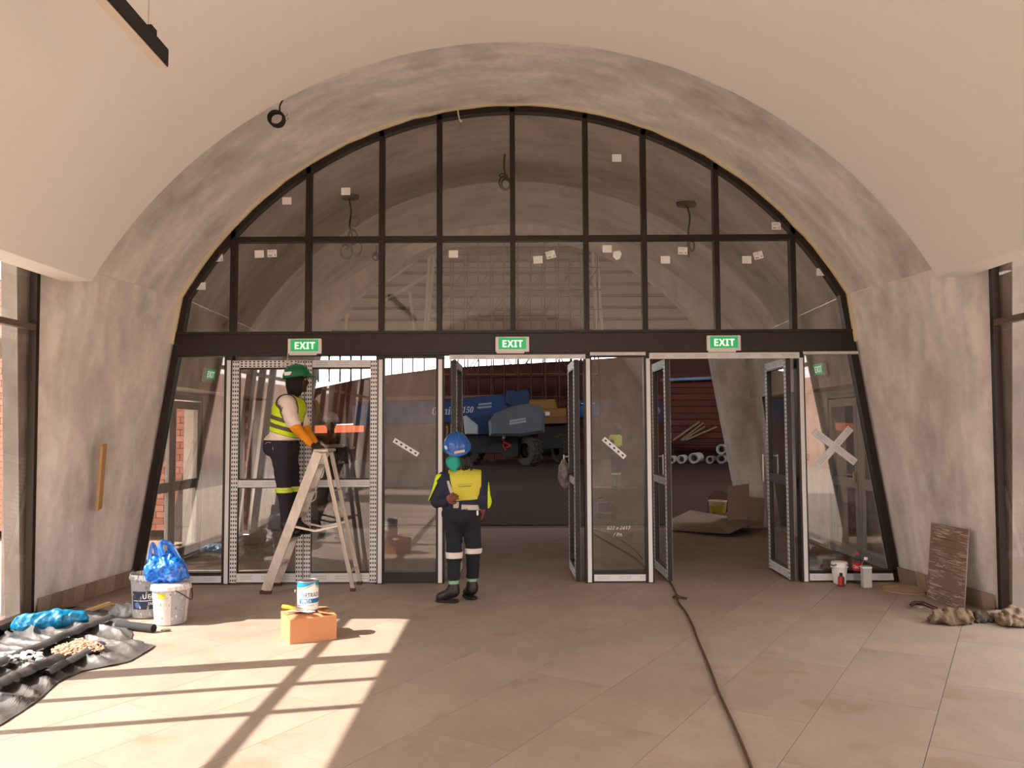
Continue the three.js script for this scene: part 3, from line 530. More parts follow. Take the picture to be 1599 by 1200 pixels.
// rolls of white sheet material on the hall floor
{
  const L = ['leftmost white pipe of the row lying by the red shutter', 'second white pipe from the left by the red shutter, open end dark', 'largest white pipe in front of the row by the red shutter', 'white pipe at the foot of the small stack near the leaning pier', 'white pipe on top of the small stack near the leaning pier', 'white pipe lowest in the small stack beside the leaning pier'];
  [[1047, 712, 6.2, 0.6], [1063, 713, 6.8, 0.6], [1083, 716, 8.4, 1.0], [1108, 711, 6.0, 0.7], [1126, 700, 8, 1.6], [1126, 717, 7.2, 1.6]].forEach(([px, py, r, len], i) => {
    const z = i === 4 ? -36.3 : -1.65 * 1250 / (py + r - 669), c = onZ(px, py, Math.max(z, -37)), R = r * -Math.max(z, -37) / 1250;
    const t = thing('white_pipe', L[i], 'pipe', [c.x, i === 4 ? c.y - 0.07 : R, Math.max(z, -37)], 0, 'white pipes by the red shutter');
    const g = lathe([[R * 0.86, 0], [R, 0], [R, len * 1.2], [R * 0.86, len * 1.2], [R * 0.86, 0]], 28).rotateX(-Math.PI / 2).rotateY(-0.42);
    mesh('pipe_wall', g, std(C('#dfe0e2'), 0.5), t); mesh('inner_sleeve', lathe([[R * 0.55, 0.12], [R * 0.84, 0.12], [R * 0.84, 0.1], [R * 0.55, 0.1]], 24).rotateX(-Math.PI / 2).rotateY(-0.42), M.greyFrame, t);
  });
  const st = thing('site_table', 'dark low table against the red shutter carrying leaning timbers', 'table', [0, 0, -41.8]), a = onZ(1046, 700, -41.8), b = onZ(1142, 700, -41.8);
  mesh('table_top', bx(b.x - a.x, 0.07, 0.9, (a.x + b.x) / 2, 0.9, 0), std(C('#3b2c26'), 0.9), st); for (const x of [a.x + 0.1, b.x - 0.1]) for (const z of [-0.35, 0.35]) mesh('leg', bx(0.09, 0.87, 0.09, x, 0.435, z), std(C('#3b2c26'), 0.9), st);
  const tl = ['leftmost pale timber leaning on the red shutter', 'second pale timber from the left leaning on the red shutter', 'third pale timber from the left leaning on the red shutter', 'pale timber leaning flattest, furthest right on the red shutter'];
  [[1051, 690, 1092, 659], [1063, 690, 1098, 661], [1066, 690, 1101, 666], [1070, 690, 1119, 667]].forEach((q, i) => { const A = onZ(q[0], q[1], -41.45 - i * 0.12), B = onZ(q[2], q[3], -42.75 - i * 0.02); A.y += 0.07; tag(mesh('timber', bar(A, B, 0.09, 0.06, V(0, 0, 1), 0.008), std(C('#a88f78'), 0.8)), tl[i], 'timber', 'timbers on the red shutter'); });
  const A = onZ(1043, 594, -42.6), B = onZ(1122, 590, -42.6); const tb = thing('overhead_pipe', 'thin pale blue pipe running level above the red shutter', 'pipe', [0, 0, 0]); mesh('pipe', rod(A.clone().add(V(-0.4, 0, 0)), B.clone().add(V(3, 0.1, 0)), 0.09), std(C('#8fb0d6'), 0.4), tb); for (const k of [0.1, 0.5, 0.9]) { const p = A.clone().lerp(B, k); mesh('bracket', bx(0.08, 0.3, 0.3, p.x, p.y, p.z - 0.15), M.rust, tb); }
}
// cardboard sheet, boards, bucket and machine on the floor of the tunnel
{
  const s = thing('cardboard_sheet', 'large flat sheet of brown cardboard lying folded on the tunnel floor', 'cardboard', [0, 0, 0]);
  const q = (x, y, h) => onY(x, y, h), T = 0.006;
  const A = q(1046, 812, 0.05), B = q(1078, 797, 0.03), Cc = q(1192, 816, 0.17), D = q(1170, 819, 0.17), E = q(1138, 834, 0.06), F = q(1045, 828, 0.012);
  const pos = [], tri = (a, b, c) => { for (const p of [a, b, c]) pos.push(p.x, p.y, p.z); for (const p of [a, c, b]) pos.push(p.x, p.y - T, p.z); };
  tri(A, F, E); tri(A, E, B); tri(B, E, D); tri(B, D, Cc);
  const g = new THREE.BufferGeometry(); g.setAttribute('position', new THREE.Float32BufferAttribute(pos, 3)); g.computeVertexNormals();
  mesh('sheet', g, std(C('#8f7768'), 0.85), s);
  const bd = (l, z, label) => { const P = l.map(([x, y]) => { const p = onZ(x, y, z); return [p.x, p.y]; }); const y0 = Math.min(...P.map((p) => p[1])); const b = mesh('board', prism(P.map((p) => [p[0], Math.max(0, p[1] === y0 ? 0 : p[1])]), 0.02, undefined, 0.002).translate(0, 0, z), std(C('#a58d7d'), 0.8)); tag(b, label, 'board', 'boards beside the pier'); return b; };
  bd([[1137, 760], [1169, 756], [1168, 826], [1136, 826]], -13.33, 'taller brown board standing upright against the leaning pier');
  bd([[1171, 777], [1193, 779], [1192, 828], [1170, 828]], -13.33, 'shorter brown board with a pale line, beside the taller board');
  const p = onY(1121, 806, 0), b = thing('yellow_bucket', 'small yellow bucket behind the brown cardboard sheet', 'bucket', p);
  mesh('body', lathe([[0, 0], [0.13, 0], [0.165, 0.26], [0.175, 0.26], [0.175, 0.29], [0.155, 0.29], [0.125, 0.02], [0, 0.02]], 24), std(C('#c7b48c'), 0.6), b); mesh('band', lathe([[0.142, 0.06], [0.162, 0.2], [0.158, 0.2], [0.139, 0.06]], 24), std(C('#b59a2c'), 0.6), b); mesh('handle', tube([V(-0.17, 0.26, 0), V(-0.19, 0.12, 0.02), V(-0.19, 0.02, 0.03)], 0.005), M.black, b);
  const sk = thing('round_board', 'dark round board propped behind the small yellow bucket', 'board', [onZ(1122, 800, p.z - 0.35).x, 0, p.z - 0.35]); mesh('disc', lathe([[0, -0.01], [0.2, -0.01], [0.22, 0.01], [0, 0.02]], 28).rotateX(Math.PI / 2 - 0.12).translate(0.02, 0.22, 0), std(C('#6e5244'), 0.8), sk); mesh('rim', new THREE.TorusGeometry(0.215, 0.012, 8, 32).rotateX(-0.12).translate(0.02, 0.22, 0), std(C('#5d4437'), 0.8), sk);
  const f = onY(944, 808, 0), m = thing('floor_grinder', 'small dark floor grinding machine with a loop handle on the tunnel floor', 'machine', f), dk = std(C('#2c2722'), 0.6);
  mesh('base', lathe([[0, 0.03], [0.19, 0.03], [0.2, 0.07], [0.17, 0.1], [0, 0.1]], 24), dk, m); mesh('motor', [bx(0.2, 0.17, 0.2, -0.03, 0.19, 0, 0.02), lathe([[0, 0.1], [0.07, 0.1], [0.07, 0.25], [0.03, 0.28], [0, 0.28]], 16).translate(0.14, 0, 0)], dk, m);
  mesh('engine', [bx(0.12, 0.14, 0.14, 0.22, 0.13, 0.02, 0.02), lathe([[0, 0], [0.05, 0], [0.05, 0.1], [0, 0.1]], 14).translate(0.2, 0.2, 0)], std(C('#5d4a38'), 0.6), m); mesh('handle', tube([V(-0.2, 0.26, 0.1), V(-0.17, 0.34, 0.1), V(0.04, 0.36, 0.1), V(0.09, 0.25, 0.1)], 0.011), M.black, m);
  for (const x of [-0.14, 0.14]) mesh('wheel', lathe([[0, -0.02], [0.05, -0.02], [0.05, 0.02], [0, 0.02]], 14).rotateX(Math.PI / 2).translate(x, 0.05, 0.17), M.rubber, m);
}
// ---------------------------------------------------------------- things on the screen and walls
// lit EXIT signs: white case, green glowing face with white letters
const exitTex = canvasTex(512, 224, (x, w, h) => { x.fillStyle = '#1f9a57'; x.fillRect(0, 0, w, h); x.fillStyle = '#f2fff4'; x.font = 'bold 190px sans-serif'; x.textAlign = 'center'; x.textBaseline = 'middle'; x.save(); x.translate(w / 2, h / 2 + 6); x.scale(0.98, 1); x.fillText('EXIT', 0, 0); x.restore(); });
const exitFace = new THREE.MeshStandardMaterial({ color: '#ffffff', map: exitTex, emissive: '#ffffff', emissiveMap: exitTex, emissiveIntensity: 0.75, roughness: 0.4 });
function exitSign(pos, turn, label, tilt = 0) {
  const t = thing('exit_sign', label, 'sign', pos, turn, 'lit exit signs'); t.rotation.order = 'YXZ'; t.rotation.x = tilt;
  mesh('case', [bx(0.365, 0.165, 0.035, 0, 0, 0.0175, 0.008), bx(0.3, 0.022, 0.03, -0.02, -0.088, 0.016, 0.008)], M.white, t);
  mesh('lit_face', new THREE.PlaneGeometry(0.3, 0.125).translate(0, 0.008, 0.0362), exitFace, t);
  const l = new THREE.RectAreaLight('#9effc4', 0.6, 0.3, 0.12); l.position.set(0, 0.008, 0.042); l.lookAt(new THREE.Vector3(0, 0.008, 1)); l.rotation.set(0, Math.PI, 0); t.add(l); return t;
}
const e1 = onZ(476, 541, FZ + 0.08), e2 = onZ(800, 538, FZ + 0.08), e3 = onZ(1130, 536, FZ + 0.08);
exitSign([e1.x, e1.y, FZ + 0.06], 0, 'green lit exit sign on the brown beam above the green-helmeted worker');
exitSign([e2.x, e2.y, FZ + 0.06], 0, 'green lit exit sign in the middle of the brown beam, above the open doorway');
exitSign([e3.x, e3.y, FZ + 0.06], 0, 'green lit exit sign on the brown beam above the right-hand open doors');
exitSign([-3.755, 2.33, -9.78], Math.PI / 2, 'green lit exit sign behind the left glass, over a grey framed door with brick behind', 0.16);
exitSign([3.755, 2.36, -9.78], -Math.PI / 2, 'green lit exit sign behind the right glass, over a grey framed door with dark panes', 0.16);
{ // wire hanging from the left sign
  const a = onZ(449, 552, FZ + 0.1), t = thing('sign_cord', 'pale cord hanging in a hook below the exit sign over the green helmet', 'cord', a);
  mesh('cord', tube([V(0, 0, 0), V(0.002, -0.05, 0), V(0, -0.095, 0.01)], 0.0035), M.foam, t); mesh('hook', tube([V(-0.05, -0.15, 0.01), V(-0.045, -0.115, 0.01), V(0, -0.095, 0.01), V(0.045, -0.115, 0.01), V(0.05, -0.14, 0.01)], 0.006), M.foam, t);
}
// paper labels left on the panes
{
  const printed = canvasTex(64, 52, (x, w, h) => { x.fillStyle = '#efece8'; x.fillRect(0, 0, w, h); x.fillStyle = '#3a3531'; x.fillRect(8, 38, 22, 5); x.fillRect(50, 34, 5, 9); x.fillStyle = '#b9b4ae'; x.fillRect(8, 8, 40, 3); x.fillRect(8, 16, 34, 3); });
  const pm = std('#ffffff', 0.8, { map: printed });
  const L = [[314, 447, 0, 0], [341, 403, 0.05, 1], [405, 397, 0.04, 0], [425, 396, 0.02, 1], [448, 314, 0, 0], [540, 299, 0, 0], [708, 397, 0, 0], [840, 406, 0.06, 0], [860, 398, 0.25, 1], [948, 389, -0.02, 0], [964, 399, 0.1, 2], [963, 247, 0, 0], [1039, 406, 0, 0], [1066, 392, -0.04, 1], [1166, 406, 0, 0], [1184, 399, 0.25, 1], [1212, 353, 0, 1], [1282, 425, 0, 0]];
  const inside = (q, pts) => { let c = false; for (let i = 0, j = pts.length - 1; i < pts.length; j = i++) if ((pts[i][1] > q.y) !== (pts[j][1] > q.y) && q.x < (pts[j][0] - pts[i][0]) * (q.y - pts[i][1]) / (pts[j][1] - pts[i][1]) + pts[i][0]) c = !c; return c; };
  for (const [px, py, rot, kind] of L) {
    const q = onZ(px, py, FZ), pane = panes.find((p) => inside(q, p.pts)); if (!pane) continue;
    const g = kind === 2 ? new THREE.ExtrudeGeometry(shapeOf([[-0.04, 0.045], [0.03, 0.05], [0.05, 0.01], [0.02, -0.045], [-0.02, -0.05], [-0.05, -0.01]]), { depth: 0.001, bevelEnabled: false }) : new THREE.BoxGeometry(0.102, 0.082, 0.0012);
    const m = mesh('paper_label', g, kind === 1 ? pm : M.paper, pane.m); m.position.set(q.x, q.y, 0.002); m.rotation.z = rot;
  }
  // strips of film stuck across the low panes, and the big cross
  const strip = (px, py, len, rot, kind, w) => { const q = onZ(px, py, FZ), pane = panes.find((p) => inside(q, p.pts)); if (!pane) return; const m = mesh('film_strip', filmStrip(len, w, 0, 0, 0, kind), kind === 'dots' ? M.tapeDots : M.tapePrint, pane.m); m.position.set(q.x, q.y, 0.003); m.rotation.z = rot; return m; };
  const dots1 = canvasTex(256, 48, (x, w, h) => { x.fillStyle = '#e2e0df'; x.fillRect(0, 0, w, h); x.fillStyle = '#2b2827'; for (let i = 0; i < 5; i++) x.fillRect(18 + i * 50, 15, 20, 17); });
  for (const [px, py, rot, len] of [[634, 699, -0.55, 0.31], [959, 700, -0.72, 0.31]]) { const m = strip(px, py, len, rot, 'print', 0.052); m.material = std('#ffffff', 0.5, { map: dots1 }); m.geometry = new THREE.BoxGeometry(len, 0.052, 0.0015); }
  strip(1302, 699, 0.56, 0.84, 'print', 0.08).position.z = 0.003; strip(1303, 698, 0.56, -0.66, 'print', 0.078).position.z = 0.006;
  // chalked notes on the middle fixed pane
  const chalk = canvasTex(256, 128, (x, w, h) => { x.clearRect(0, 0, w, h); x.strokeStyle = '#e9e2d8'; x.lineWidth = 4; x.font = 'italic 44px sans-serif'; x.fillStyle = '#e9e2d8'; x.fillText('622 x 2417', 12, 50); x.fillText('/ Pn.', 70, 110); });
  const q = onZ(967, 830, FZ), pane = panes.find((p) => inside(q, p.pts)), cm = new THREE.MeshStandardMaterial({ map: chalk, transparent: true, roughness: 0.9, side: THREE.DoubleSide });
  const m = mesh('chalk_note', new THREE.PlaneGeometry(0.3, 0.15), cm, pane.m); m.position.set(q.x, q.y, 0.002);
}
// two-part red and white fire sign on the left wall
{
  const c = onX(194, 512, -3.93), t = thing('fire_sign', 'cream plate with a red arrow and a red fire extinguisher on the left plaster wall', 'sign', c);
  t.rotation.set(0, Math.PI / 2 - 0.03, 0, 'YXZ'); t.rotation.x = 0.12; t.rotation.z = 0;
  const red = std(C('#a31d16'), 0.6), pl = std(C('#e8e0d0'), 0.6);
  mesh('tray', [bx(0.62, 0.3, 0.012, 0, 0, 0.0), bx(0.64, 0.012, 0.03, 0, 0.15, 0.008), bx(0.64, 0.012, 0.03, 0, -0.15, 0.008), bx(0.012, 0.3, 0.03, -0.315, 0, 0.008), bx(0.012, 0.3, 0.03, 0.315, 0, 0.008)], std(C('#d9d0bf'), 0.6), t);
  const a = mesh('arrow_plate', bx(0.29, 0.27, 0.01, -0.15, 0, 0.011, 0.003), pl, t), b = mesh('extinguisher_plate', bx(0.29, 0.27, 0.01, 0.155, 0, 0.011, 0.003), pl, t);
  mesh('arrow', prism([[-0.02, 0.1], [0.02, 0.1], [0.02, -0.005], [0.075, 0.055], [0.075, 0], [0, -0.105], [-0.075, 0], [-0.075, 0.055], [-0.02, -0.005]], 0.003).translate(-0.15, 0, 0.016), red, a);
  mesh('extinguisher', [prism([[-0.035, -0.1], [0.035, -0.1], [0.035, 0.04], [0.015, 0.075], [-0.015, 0.075], [-0.035, 0.04]], 0.003).translate(0.155, 0, 0.016), bx(0.1, 0.012, 0.003, 0.155, 0.09, 0.0175), bx(0.02, 0.03, 0.003, 0.155, 0.082, 0.0175)], red, b);
}
{ // pale wooden straight-edge leaning on the left wall
  const a = onX(162, 695, -3.9), b = onX(154, 796, -4.01); tag(mesh('wooden_batten', [bar(a, b, 0.085, 0.03, V(1, 0.1, 0), 0.006)], M.wood), 'pale wooden batten fixed upright on the left plaster wall', 'batten');
}
{ // coil of black cable hooked on the arch
  const d = onZ(432, 186, -6.95), t = thing('cable_coil', 'black coil of cable hung on the plaster arch at upper left', 'cable', d), g = [];
  for (let i = 0; i < 7; i++) { const r = 0.062 + 0.003 * (i % 3), k = new THREE.TorusGeometry(r, 0.0075, 7, 32).rotateY(0.15 + 0.08 * (i % 2)).translate(0, rr(-0.004, 0.004), (i - 3) * 0.011); g.push(k); }
  g.forEach((k) => mesh('turn', k, M.black, t)); mesh('loose_wire', tube([V(0.06, 0.02, 0), V(0.09, 0.03, 0), V(0.1, 0.045, 0.01)], 0.003), std(C('#6b5a48'), 0.7), t); mesh('loose_wire', tube([V(0.055, -0.02, 0), V(0.095, -0.01, 0), V(0.105, 0.01, 0.01)], 0.003), std(C('#6b5a48'), 0.7), t);
  mesh('end_wire', tube([V(0.03, 0.06, 0), V(0.02, 0.12, -0.02), V(0.04, 0.2, -0.05)], 0.007), M.black, t);
}
{ // curl of pale sealing strip at the crown
  const p = onZ(716, 163, FZ + 0.07); tag(mesh('foam_curl', tube([[716, 158], [715, 172], [717, 184], [720, 191], [721, 188]].map(([x, y]) => onZ(x, y, FZ + 0.09)), 0.009), M.foam), 'short pale curl of sealing strip dangling at the crown of the glazing', 'strip');
}
{ // linear pendant lamp, upper left
  const a = onZ(263, 95, -4.4), t = thing('linear_lamp', 'long black linear pendant lamp with a white underside, upper left under the vault', 'lamp', [0, 0, 0]);
  // its far end's lower right corner, then back towards the camera
  const E = onZ(263, 105, -4.5), S = 0.105, w = 0.062, dir = V(0.012, 0.015, 1).normalize(), L = 3.0;
  const q = new THREE.Quaternion().setFromUnitVectors(V(0, 0, 1), dir), put = (g) => g.applyQuaternion(q).translate(E.x, E.y, E.z);
  mesh('housing', put(bx(w, S, L, -w / 2, S / 2, L / 2, 0.003)), M.black, t); mesh('diffuser', put(bx(w * 0.86, 0.006, L - 0.01, -w / 2, -0.002, L / 2)), std(C('#cfc0b2'), 0.6), t);
  const c = E.clone().addScaledVector(dir, 0.2); mesh('clip', put(bx(0.03, 0.035, 0.07, -w / 2 + 0.02, S + 0.01, 0.2, 0.005)), M.black, t);
  mesh('suspension_wire', rod(V(c.x - 0.03, c.y + S, c.z), V(c.x - 0.03, 4.47, c.z), 0.0022), M.steel, t);
}
// cables hanging from the vault behind the glass
{
  const hang = (top, pts, coil, label) => { const t = thing('hanging_cable', label, 'cable', [0, 0, 0]); const z = top[2], P = (x, y) => onZ(x, y, z);
    mesh('cable', tube(pts.map((p) => P(...p)), 0.012), M.black, t); const c = P(top[0], top[1]); mesh('opening', lathe([[0, -0.02], [0.13, -0.02], [0.14, 0.03], [0, 0.03]], 14).scale(0.95, 1, 0.6).translate(c.x, c.y + 0.01, c.z), std(C('#4a3a2e'), 0.95), t);
    coil.forEach(([x, y, r, s]) => { const p = P(x, y); mesh('loop', new THREE.TorusGeometry(r, 0.012, 7, 26).scale(1, s, 1).rotateY(0.4).translate(p.x, p.y, p.z), M.black, t); }); };
  hang([545, 310, -10.1], [[545, 310], [548, 330], [546, 352], [550, 372], [541, 390]], [[541, 393, 0.075, 1.2], [551, 370, 0.055, 1.7], [556, 386, 0.07, 1.5]], 'dark looped cable hanging behind the second upper pane from the left');
  hang([787, 239, -10.15], [[788, 240], [787, 258], [789, 276]], [[788, 286, 0.075, 1.15], [790, 288, 0.06, 1.1], [786, 275, 0.055, 0.5]], 'dark coiled cable hanging beside the central mullion behind the top panes');
  hang([1072, 321, -10.1], [[1073, 322], [1077, 338], [1075, 360], [1074, 380], [1076, 402]], [[1080, 384, 0.04, 1.6]], 'dark straight cable hanging behind the third upper pane from the right');
  hang([587, 374, -12.6], [[587, 374], [588, 390], [587, 397]], [[587, 401, 0.05, 1.1], [586, 402, 0.038, 1.1]], 'small dark coiled cable hanging deepest in the tunnel, left of centre');
}
{ const p = onX(1256, 714, 4.2); const t = thing('call_point', 'small red alarm call point on the plaster wall behind the right glass', 'alarm', [4.24, p.y, p.z]); mesh('box', bx(0.05, 0.1, 0.1, 0, 0, 0, 0.008), std(C('#a03025'), 0.5), t); mesh('press_plate', bx(0.01, 0.05, 0.05, -0.028, 0, 0), M.white, t); }
{ // rope on the floor, knotted, running in from the foreground and on under the door
  const px = [[1178, 1215], [1172, 1196], [1150, 1142], [1123, 1082], [1105, 1035], [1090, 1000], [1082, 978], [1070, 955], [1060, 942], [1056, 928], [1050, 915], [1045, 907]], pts = px.map(([x, y]) => onY(x, y, 0.008));
  const t = thing('rope', 'long dark brown rope with a knot lying across the floor to the door', 'rope', [0, 0, 0]), m = std(C('#50331f'), 0.9);
  mesh('rope_strand', tube(pts, 0.0085, 120, 7), m, t);
  const k = onY(1058, 933, 0.018); mesh('knot', tube([V(-0.045, 0, 0.01), V(0, 0.012, -0.02), V(0.02, 0.004, 0.025), V(-0.012, 0.016, 0.02), V(0.008, 0.002, -0.03), V(0.06, -0.006, 0.02), V(0.085, -0.008, 0.025)].map((v) => v.add(k)), 0.011, 60), m, t);
  const q = [[1003, 873], [990, 858], [968, 843], [948, 834], [925, 827]].map(([x, y]) => onY(x, y, 0.008)); tag(mesh('floor_cable', tube(q, 0.008), std(C('#4a3024'), 0.8)), 'thin dark cable on the tunnel floor behind the middle fixed glass', 'cable');
}

// ---------------------------------------------------------------- left foreground: buckets, bag, tarpaulin
const bucketGeo = (r0, r1, h, rim) => latheY([[0, 0.004], [r0 - 0.01, 0], [r0, 0.012], [r1, h - rim], [r1 + 0.012, h - rim], [r1 + 0.014, h - rim * 0.55], [r1 + 0.006, h - rim * 0.5], [r1 + 0.01, h - 0.012], [r1 + 0.008, h], [r1 - 0.006, h], [r0 - 0.008, 0.02], [0, 0.02]], 48, h);
{
  const spl = (base, lab) => canvasTex(1024, 512, (x, w, h) => {
    x.fillStyle = base; x.fillRect(0, 0, w, h); lab(x, w, h);
    let s = 7; const r = () => (s = (s * 16807) % 2147483647) / 2147483647;
    for (let i = 0; i < 170; i++) { x.fillStyle = ['rgba(240,238,235,.75)', 'rgba(95,88,82,.5)', 'rgba(210,205,200,.7)'][i % 3]; x.beginPath(); x.ellipse(r() * w, r() * h, 2 + r() * 9, 3 + r() * 22, 0, 0, 7); x.fill(); }
    x.fillStyle = '#f1efec'; for (let i = 0; i < 60; i++) { const X = r() * w, L = 20 + r() * 60; x.fillRect(X, 0, 8 + r() * 8, L); }
  });
  const t1 = spl('#9c9a9b', (x, w, h) => { for (const o of [0, 512]) { x.fillStyle = '#2b3348'; x.fillRect(o + 20, 190, 470, 210); x.fillStyle = '#e9e9ec'; x.font = 'bold 74px sans-serif'; x.fillText('UFKOTE', o + 150, 275); x.font = 'bold 44px sans-serif'; x.fillText('INTERIOR', o + 210, 350); x.fillRect(o + 40, 295, 430, 8); x.fillStyle = '#5d78b8'; x.beginPath(); x.arc(o + 90, 350, 34, 0, 7); x.fill(); x.fillStyle = '#6a6c75'; x.font = '54px sans-serif'; x.fillText('premi', o + 180, 160); } });
  const p1 = onY(220, 968, 0), p2 = onY(256, 979, 0);
  const b = thing('plaster_bucket', 'splashed grey bucket with a dark printed label, behind the bucket with the blue bag', 'bucket', [p1.x, 0, p1.z - 0.12], 2.3);
  mesh('body', bucketGeo(0.118, 0.14, 0.385, 0.05), std('#ffffff', 0.6, { map: t1 }), b); mesh('contents', new THREE.CircleGeometry(0.13, 32).rotateX(-Math.PI / 2).translate(0, 0.3, 0), std(C('#8a7c70'), 0.9), b);
  const t2 = spl('#d5d0cb', (x, w, h) => { x.fillStyle = '#9fa1a8'; x.fillRect(0, 60, 160, h); x.fillRect(512, 60, 160, h); });
  const c = thing('paint_bucket', 'white paint-splashed bucket with a wire handle, carrying the blue plastic bag', 'bucket', [p2.x, 0, p2.z - 0.13], 0.4);
  mesh('body', bucketGeo(0.128, 0.152, 0.335, 0.045), std('#ffffff', 0.55, { map: t2 }), c); mesh('lid', lathe([[0, 0.331], [0.14, 0.331], [0.15, 0.336], [0.135, 0.342], [0, 0.342]], 40), M.white, c);
  mesh('wire_handle', tube([V(0.03, 0.3, 0.158), V(0.1, 0.255, 0.155), V(0.165, 0.2, 0.07), V(0.165, 0.3, -0.03)], 0.0045), std(C('#3a302a'), 0.6), c);
  mesh('sticker', new THREE.CylinderGeometry(0.1515, 0.1495, 0.04, 8, 1, true, -0.75, 0.45).translate(0, 0.255, 0), std(C('#c9c928'), 0.6), c);
  // blue carrier bag standing on it
  const bag = thing('plastic_bag', 'bright blue plastic carrier bag with two handles, standing on the paint-splashed bucket', 'bag', [p2.x, 0.343, p2.z - 0.13]);
  const wr = (x, y, z) => 0.022 * fbm(x * 22, y * 17, z * 22, 4) + 0.005 * Math.sin(60 * (x + y * 0.6) + 8 * fbm(x * 9, y * 9, z * 9, 2));
  const P = (px, py, dz = 0) => onZ(px, py, p2.z - 0.13 + dz).sub(bag.position);
  const f = (x, y, z) => {
    let d = cone(x, y, z, P(248, 888), P(270, 889), 0.1, 0.1);
    d = smin(d, cone(x, y, z, P(241, 895), P(281, 893), 0.075, 0.06), 0.06);
    d = smin(d, cone(x, y, z, P(266, 880), P(262, 862), 0.075, 0.028), 0.05);
    d = smin(d, cone(x, y, z, P(278, 895), P(293, 901), 0.04, 0.016), 0.03);
    d = smin(d, cone(x, y, z, P(240, 880), P(237, 868), 0.045, 0.02), 0.04);
    return Math.max(d + wr(x, y, z), -y + 0.002);
  };
  const plastic = new THREE.MeshPhysicalMaterial({ color: C('#0666c8'), roughness: 0.13, clearcoat: 0.6, clearcoatRoughness: 0.15, side: THREE.DoubleSide });
  mesh('bag_body', nets(f, V(-0.26, -0.01, -0.18), V(0.3, 0.34, 0.18), 0.0065), plastic, bag);
  const ribbon = (pts, w) => { const c3 = new THREE.CatmullRomCurve3(pts), rows = []; for (let i = 0; i <= 24; i++) { const p = c3.getPoint(i / 24), tg = c3.getTangent(i / 24), s = V(-tg.y, tg.x, 0).normalize(), ww = w * (1 + 0.5 * Math.abs(i / 12 - 1)); rows.push([p.clone().addScaledVector(s, -ww), p.clone().add(V(0, 0, 0.012)), p.clone().addScaledVector(s, ww)]); } return sheet(rows); };
  mesh('handle', ribbon([P(233, 878, 0.03), P(235, 862, 0.02), P(238, 849, 0.01), P(242, 856, 0), P(244, 874, 0)], 0.013), plastic, bag);
  mesh('handle', ribbon([P(253, 868, 0.05), P(250, 855, 0.04), P(254, 847, 0.02), P(264, 850, 0.01), P(270, 858, 0), P(281, 880, 0)], 0.02), plastic, bag);
  const rl = onY(206, 981, 0.03); const roll = thing('paint_roller', 'short dark grey foam roller lying on the floor against the buckets', 'roller', [0, 0, 0]);
  const a = onY(184, 976, 0.035), e = onY(240, 982, 0.035); mesh('roll', [rod(a, e, 0.034, 0.034, 24)], std(C('#2d2c2e'), 0.9), roll); mesh('core', rod(e, e.clone().add(e.clone().sub(a).normalize().multiplyScalar(0.012)), 0.018, 0.018, 16), M.black, roll);
  const ch = onY(259, 985, 0.008); tag(mesh('mortar_chip', new THREE.DodecahedronGeometry(0.035, 0).scale(1.3, 0.35, 0.7).translate(ch.x, 0.011, ch.z), std(C('#6b5c50'), 0.95)), 'flat dark chip of mortar on the floor just in front of the paint bucket', 'chip');
  // clear plastic bag slumped between roller and bucket
  const cp = onY(198, 962, 0.0), fg = (x, y, z) => Math.max(ell(x, y, z, V(0, 0.02, 0), 0.16, 0.09, 0.1) + 0.03 * fbm(x * 16, y * 16, z * 16, 4), -y + 0.002);
  const cb = mesh('crumpled_film', nets(fg, V(-0.22, -0.01, -0.16), V(0.22, 0.15, 0.16), 0.008), std(C('#83817f'), 0.25)); cb.position.set(cp.x, 0, cp.z + 0.0); tag(cb, 'crumpled grey plastic film heaped beside the buckets', 'plastic');
}
